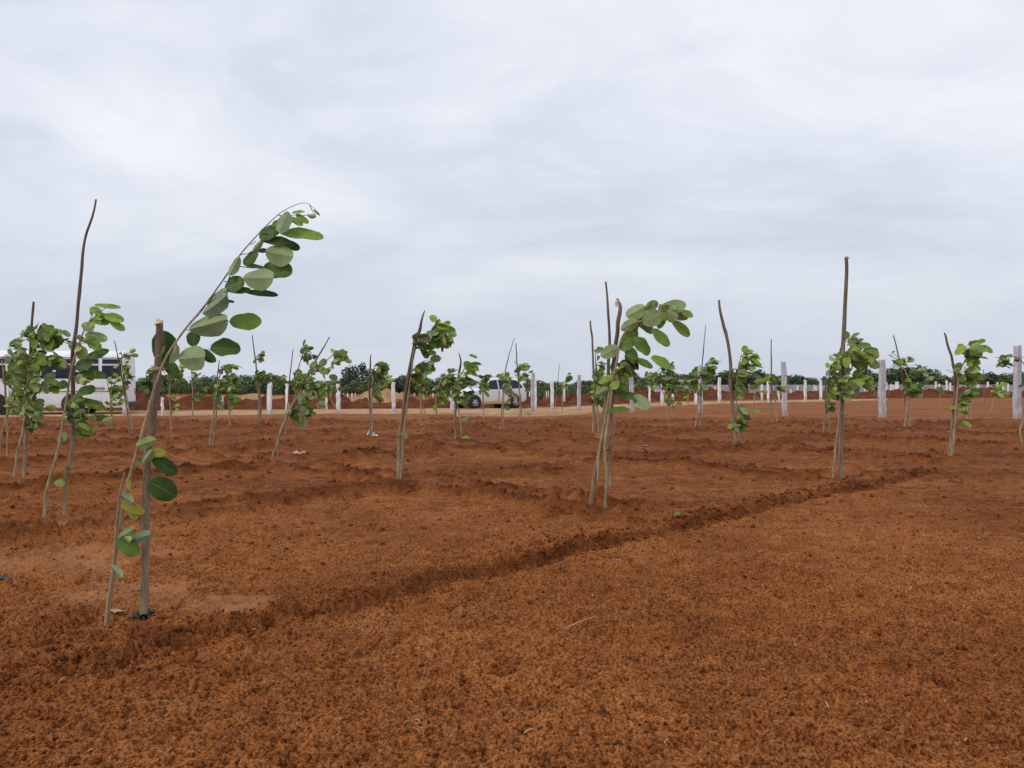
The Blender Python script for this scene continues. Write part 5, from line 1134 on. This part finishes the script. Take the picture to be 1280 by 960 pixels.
# 20-30. saplings in the middle distance
make_stake(depth(558), [(266, 557, 2.6), (270, 520, 2.6), (271, 480, 2.2), (274, 450, 1.4)], 'thin stick inside the slim dark sapling under the two round leaves', mt='stake_dark', knots=1)
sap(559, [(262, 559, 3.2), (265, 530, 3), (269, 500, 2.6), (273, 475, 1.8), (278, 462, 1.2)], [(276, 466, 6, 9, 16, 8, (.2, .6)), (272, 485, 7, 10, 18, 8, (.1, .5)), (270, 508, 6, 6, 8, 7, (.3, .7))], 'slim dark leaved sapling seen under the two round leaves of the nearest one', seed=20)
sap(535, [(287, 535, 2.6), (287, 505, 2.4), (288, 480, 1.8), (288, 462, 1.2)], [(290, 470, 6, 8, 16, 7.5, (.1, .5)), (289, 490, 8, 10, 24, 8, (.3, .7)), (294, 458, 8, 4, 6, 9, (.4, .6), .1)], 'slim sapling with a flat topped head and yellow green lower leaves', seed=21)
make_stake(depth(533), [(326, 532, 3.6), (325, 500, 3.4), (322, 470, 2.8), (318, 440, 2), (315, 419, 1.6)], 'stake bent near the bottom, thin towards the tip, by the bright white post', mt='stake', knots=2)
sap(534, [(323, 534, 2), (323, 505, 2), (321, 475, 1.6), (320, 448, 1)], [(321, 455, 5, 16, 18, 6.5, (.1, .5)), (331, 473, 7, 7, 12, 7.5, (.1, .5)), (344, 471, 7, 4, 9, 6.5, (.2, .5))], 'sparse sapling with a side spray over the top of the bright white post', seed=22)
sap(552, [(215, 552, 2.6), (213, 520, 2.4), (212, 490, 2), (214, 470, 1.4)], [(217, 466, 8, 9, 22, 8, (.5, .85)), (215, 500, 6, 8, 6, 7, (.85, .93))], 'yellow green sapling right behind the thick leaning stake', seed=23)
sap(525, [(241, 525, 2), (241, 500, 2), (240, 475, 1.4), (239, 462, 1)], [(238, 470, 8, 8, 10, 6), (242, 492, 8, 7, 14, 7, (.2, .6))], 'sparse sapling with thin top between the thick stake and the slim dark sapling', seed=24)
make_stake(depth(543), [(162, 541, 2.6), (157, 500, 2.6), (150, 460, 2.2), (143, 426, 1.4)], 'thin stake leaning back in front of the tail of the minibus', mt='stake_dark', knots=2)
sap(543, [(166, 543, 2), (161, 510, 2), (155, 475, 1.8), (152, 448, 1.2)], [(153, 458, 5, 12, 18, 7.5, (.1, .5)), (156, 478, 6, 10, 14, 7, (.1, .5)), (158, 440, 6, 4, 5, 7.5, (.5, .8))], 'slim sapling in front of the tail of the minibus, tied to a thin leaning stake', seed=25)
sap(541, [(140, 541, 2.4), (139, 515, 2.4), (138, 490, 2)], [(137, 470, 6, 12, 14, 8, (.4, .75)), (141, 495, 9, 10, 18, 8.5, (.55, .85)), (138, 505, 6, 5, 5, 8, (.82, .93))], 'yellow green sapling in front of the minibus lettering', seed=26)
make_stake(depth(540), [(626, 539, 2.2), (628, 505, 2), (631, 470, 1.8), (636, 445, 1.4), (643, 422, 1)], 'thin stick tilted over the roof of the silver car', mt='stake_dark', knots=1)
sap(541, [(630, 541, 2), (629, 515, 2), (630, 490, 1.8), (632, 472, 1.2)], [(629, 478, 6, 9, 16, 7.5, (.2, .5)), (634, 490, 6, 8, 9, 7), (622, 468, 6, 5, 5, 7)], 'sapling in front of the rear side window of the silver car', seed=27)
make_stake(depth(526), [(652, 525, 2.6), (650, 495, 2.6), (647, 465, 2.2), (645, 429, 1.6)], 'dark stick slightly bent at the tail end of the silver car', mt='stake_dark', knots=1)
sap(527, [(649, 527, 1.6), (650, 500, 1.6), (649, 475, 1.4), (648, 460, 1)], [(651, 456, 7, 6, 14, 8, (.4, .7)), (657, 468, 5, 7, 8, 7.5, (.2, .5)), (642, 463, 6, 4, 7, 7, (.2, .5))], 'small sapling with an arched leafy top at the tail end of the silver car', seed=28)
sap(531, [(606, 531, 1.8), (604, 510, 1.8), (603, 490, 1.6), (604, 470, 1.2)], [(604, 488, 6, 10, 14, 7.5, (.3, .7)), (605, 475, 4, 6, 8, 7, (.1, .4))], 'slim sapling in front of the front door of the silver car', seed=30)
sap(532, [(527, 532, 2.4), (526, 510, 2.4), (525, 490, 2), (526, 475, 1.4)], [(526, 484, 9, 9, 24, 7.5, (.2, .6))], 'small sapling just past the sharp tipped bark stake, low rounded head', seed=31, stems2=[[(533, 533, 1.6), (531, 518, 1.6), (528, 505, 1.4)]])
sap(518, [(546, 519, 2.6), (545, 505, 2.6), (546, 490, 2.2), (552, 474, 1.4)], [(549, 486, 9, 14, 50, 8, (.15, .6)), (556, 474, 8, 9, 26, 9, (.05, .35))], 'dense dark sapling before the red bank beside the silver car bonnet', seed=32)
sap(527, [(835, 527, 2.2), (834, 505, 2.2), (828, 488, 1.8), (818, 474, 1.2)], [(812, 474, 14, 8, 34, 8.5, (.2, .6), .5), (828, 466, 9, 9, 22, 9, (.1, .5)), (834, 490, 8, 10, 20, 6.5, (.3, .7)), (848, 478, 8, 10, 14, 7.5, (.1, .4)), (852, 492, 6, 7, 12, 6, (.5, .8))], 'spreading leafy sapling before the broad white post, leaves in flat layers', seed=33, stems2=[[(840, 529, 1.8), (841, 510, 1.8), (838, 492, 1.4)]])
sap(512, [(860, 512, 2), (860, 500, 2), (862, 485, 1.8), (866, 470, 1.2)], [(864, 472, 9, 9, 40, 9.5, (.02, .3)), (858, 482, 7, 5, 14, 9, (.1, .35))], 'dark drooping sapling between the broad white post and the half hidden grey post', seed=34)
sap(516, [(703, 516, 1.6), (703, 500, 1.6), (704, 485, 1.4), (708, 473, 1)], [(708, 472, 6, 4, 12, 6, (.3, .7)), (703, 480, 3, 5, 6, 5)], 'small drooping sapling on the verge before the small white post', seed=35)
make_stake(depth(514), [(694, 513, 1), (696, 490, 1), (698, 470, .9), (699.5, 456, .8)], 'hair thin stick standing on the verge between two white posts', mt='stake_dark', knots=0)
sap(515, [(1239, 515, 2.4), (1241, 505, 2), (1246, 494, 1.8), (1252, 482, 1.2)], [(1247, 488, 8, 8, 24, 7, (.5, .8), .4)], 'low leaning sapling with yellow green leaves on a pale dug patch', seed=36)
make_stake(depth(514), [(1230, 513, 1.6), (1230, 495, 1.6), (1230, 475, 1.4), (1229.5, 462, 1.2)], 'plain thin stick beside the low leaning sapling', mt='stake_dark', knots=0)
sap(526, [(1213, 526, 2.4), (1214, 505, 2.4), (1215, 480, 2), (1214, 460, 1.4)], [(1212, 475, 7, 10, 12, 7), (1208, 488, 7, 6, 10, 7, (.3, .7))], 'slim sapling showing behind the one with bright oval leaves', seed=37, stems2=[[(1208, 527, 2), (1209, 508, 1.8), (1212, 492, 1.6)]])
sap(506, [(1092, 506, 1.6), (1093, 497, 1.6), (1094, 487, 1.4), (1094, 478, 1)], [(1094, 482, 5, 8, 22, 6, (.4, .8)), (1095, 491, 4, 3, 6, 5.5, (.85, .93))], 'tiny sapling with a few yellowed lower leaves next to the lone rough granite post', seed=38)
sap(512, [(1175, 511, 1.2), (1175, 500, 1.2), (1175, 490, 1)], [(1175, 488, 5, 5, 9, 5)], 'tiny thin sapling beyond the hooked stake, before the bank', seed=39)
sap(520, [(425, 520, 1.8), (414, 500, 1.6), (412, 488, 1.2), (414, 478, 1)], [(414, 482, 7, 8, 18, 6.5, (.2, .6))], 'small sapling before the white post that fronts the sand heap', seed=40)
sap(522, [(187, 522, 3), (187, 505, 3), (185, 485, 2.6), (187, 465, 1.6)], [(186, 480, 8, 16, 46, 9, (.02, .25)), (190, 466, 7, 8, 16, 9, (.05, .3)), (182, 500, 6, 10, 18, 8, (.02, .25))], 'dark drooping sapling standing beyond the tail of the minibus', seed=41)

# ------------------------------------------------------------------ small things on the ground
def scrap(name, px, py, sz, label, cat, matl, seed, flat=0.35, n=12, hz=0.0):
    r = random.Random(seed); d = depth(py); x, y = (px - 640) / F * d, d; m = 9; vs = []; fs = []
    z0 = float(ground_fields(np.array([x]), np.array([y]))[0][0])
    for j in range(m):
        for i in range(n):
            u, v = i / (n - 1) - .5, j / (m - 1) - .5; k = 1 + 0.3 * mnoise.noise(Vector((u * 2.5, v * 2.5, seed)))
            vs.append((u * sz[0] * k, v * sz[1] * k + 0.2 * sz[1] * mnoise.noise(Vector((u * 5, seed, 1))), sz[2] * (0.25 + abs(mnoise.noise(Vector((u * 1.6 + seed, v * 1.6, seed + 4)))) * 1.8 * (1 - flat * (abs(u) + abs(v))))))
    for j in range(m - 1):
        for i in range(n - 1): fs.append([j * n + i, j * n + i + 1, (j + 1) * n + i + 1, (j + 1) * n + i])
    o = fresh_mesh(name, vs, fs, M[matl], loc=(x, y, z0 + hz)); md = o.modifiers.new('thick', 'SOLIDIFY'); md.thickness = 0.003; o.rotation_euler = (0, 0, r.uniform(-.4, .4)); tag(o, label, cat); return o
scrap('plastic_scrap', 176, 779, (.10, .06, .05), 'black plastic scrap sticking out at the foot of the thick stake', 'plastic', 'black_sheet', 3, hz=-.005)
scrap('plastic_scrap', 188, 776, (.05, .04, .035), 'smaller black plastic flap on the far side of the thick stake foot', 'plastic', 'black_sheet', 5)
scrap('plastic_scrap', 6, 727, (.12, .07, .03), 'torn dark grey plastic lying flat on the smooth pale soil', 'plastic', 'black_sheet', 8)
scrap('dry_leaf', 146, 769, (.075, .035, .022), 'curled pale dry leaf lying between the stem and the thick stake', 'leaf', 'dry_leaf', 11)
scrap('dry_leaf', 80, 738, (.04, .02, .012), 'tiny dry leaf on the smooth pale soil', 'leaf', 'dry_leaf', 13) if False else None
scrap('stone', 375, 574, (.22, .14, .09), 'pale flat stone on the soil beside the forked foot of the leaning sapling', 'stone', 'pale_stone', 17)
scrap('stone', 366, 577, (.12, .10, .06), 'small brownish stone touching the pale flat one', 'stone', 'sand', 19)
scrap('plastic_bag', 464, 549, (.18, .16, .34), 'crumpled white plastic bag bunched round the foot of a sapling', 'bag', 'white_bag', 21, flat=1.2)
scrap('plastic_bag', 468, 551, (.14, .12, .20), 'loose end of white plastic trailing from the bunched bag', 'bag', 'white_bag', 22, flat=1.2)
scrap('dry_leaf', 777, 643, (.07, .03, .02), 'pale fallen leaf beside the foot of the two crossed poles', 'leaf', 'dry_leaf', 25)
scrap('dry_leaf', 806, 560, (.12, .05, .03), 'pale curled bark scrap on the red soil beyond the two crossed poles', 'bark', 'dry_leaf', 27)
lv = Leaves(); dz = depth(658); bz = P(846, 658, dz); z0 = zg(bz.x, bz.y)
lv.leaf(Vector((bz.x - .03, bz.y, z0 + .03)), Vector((1, .2, .25)), Vector((.1, -.6, .7)), .07, .045, .3, .2, .55, rows=6, halves=2)
g = fresh_mesh('green_leaf', lv.v, lv.f, [M['leaf_up'], M['leaf_dn']], mi=lv.mi, uv=lv.uv, tint=lv.t); tag(g, 'single fresh green leaf lying on the soil near the cut edge', 'leaf')
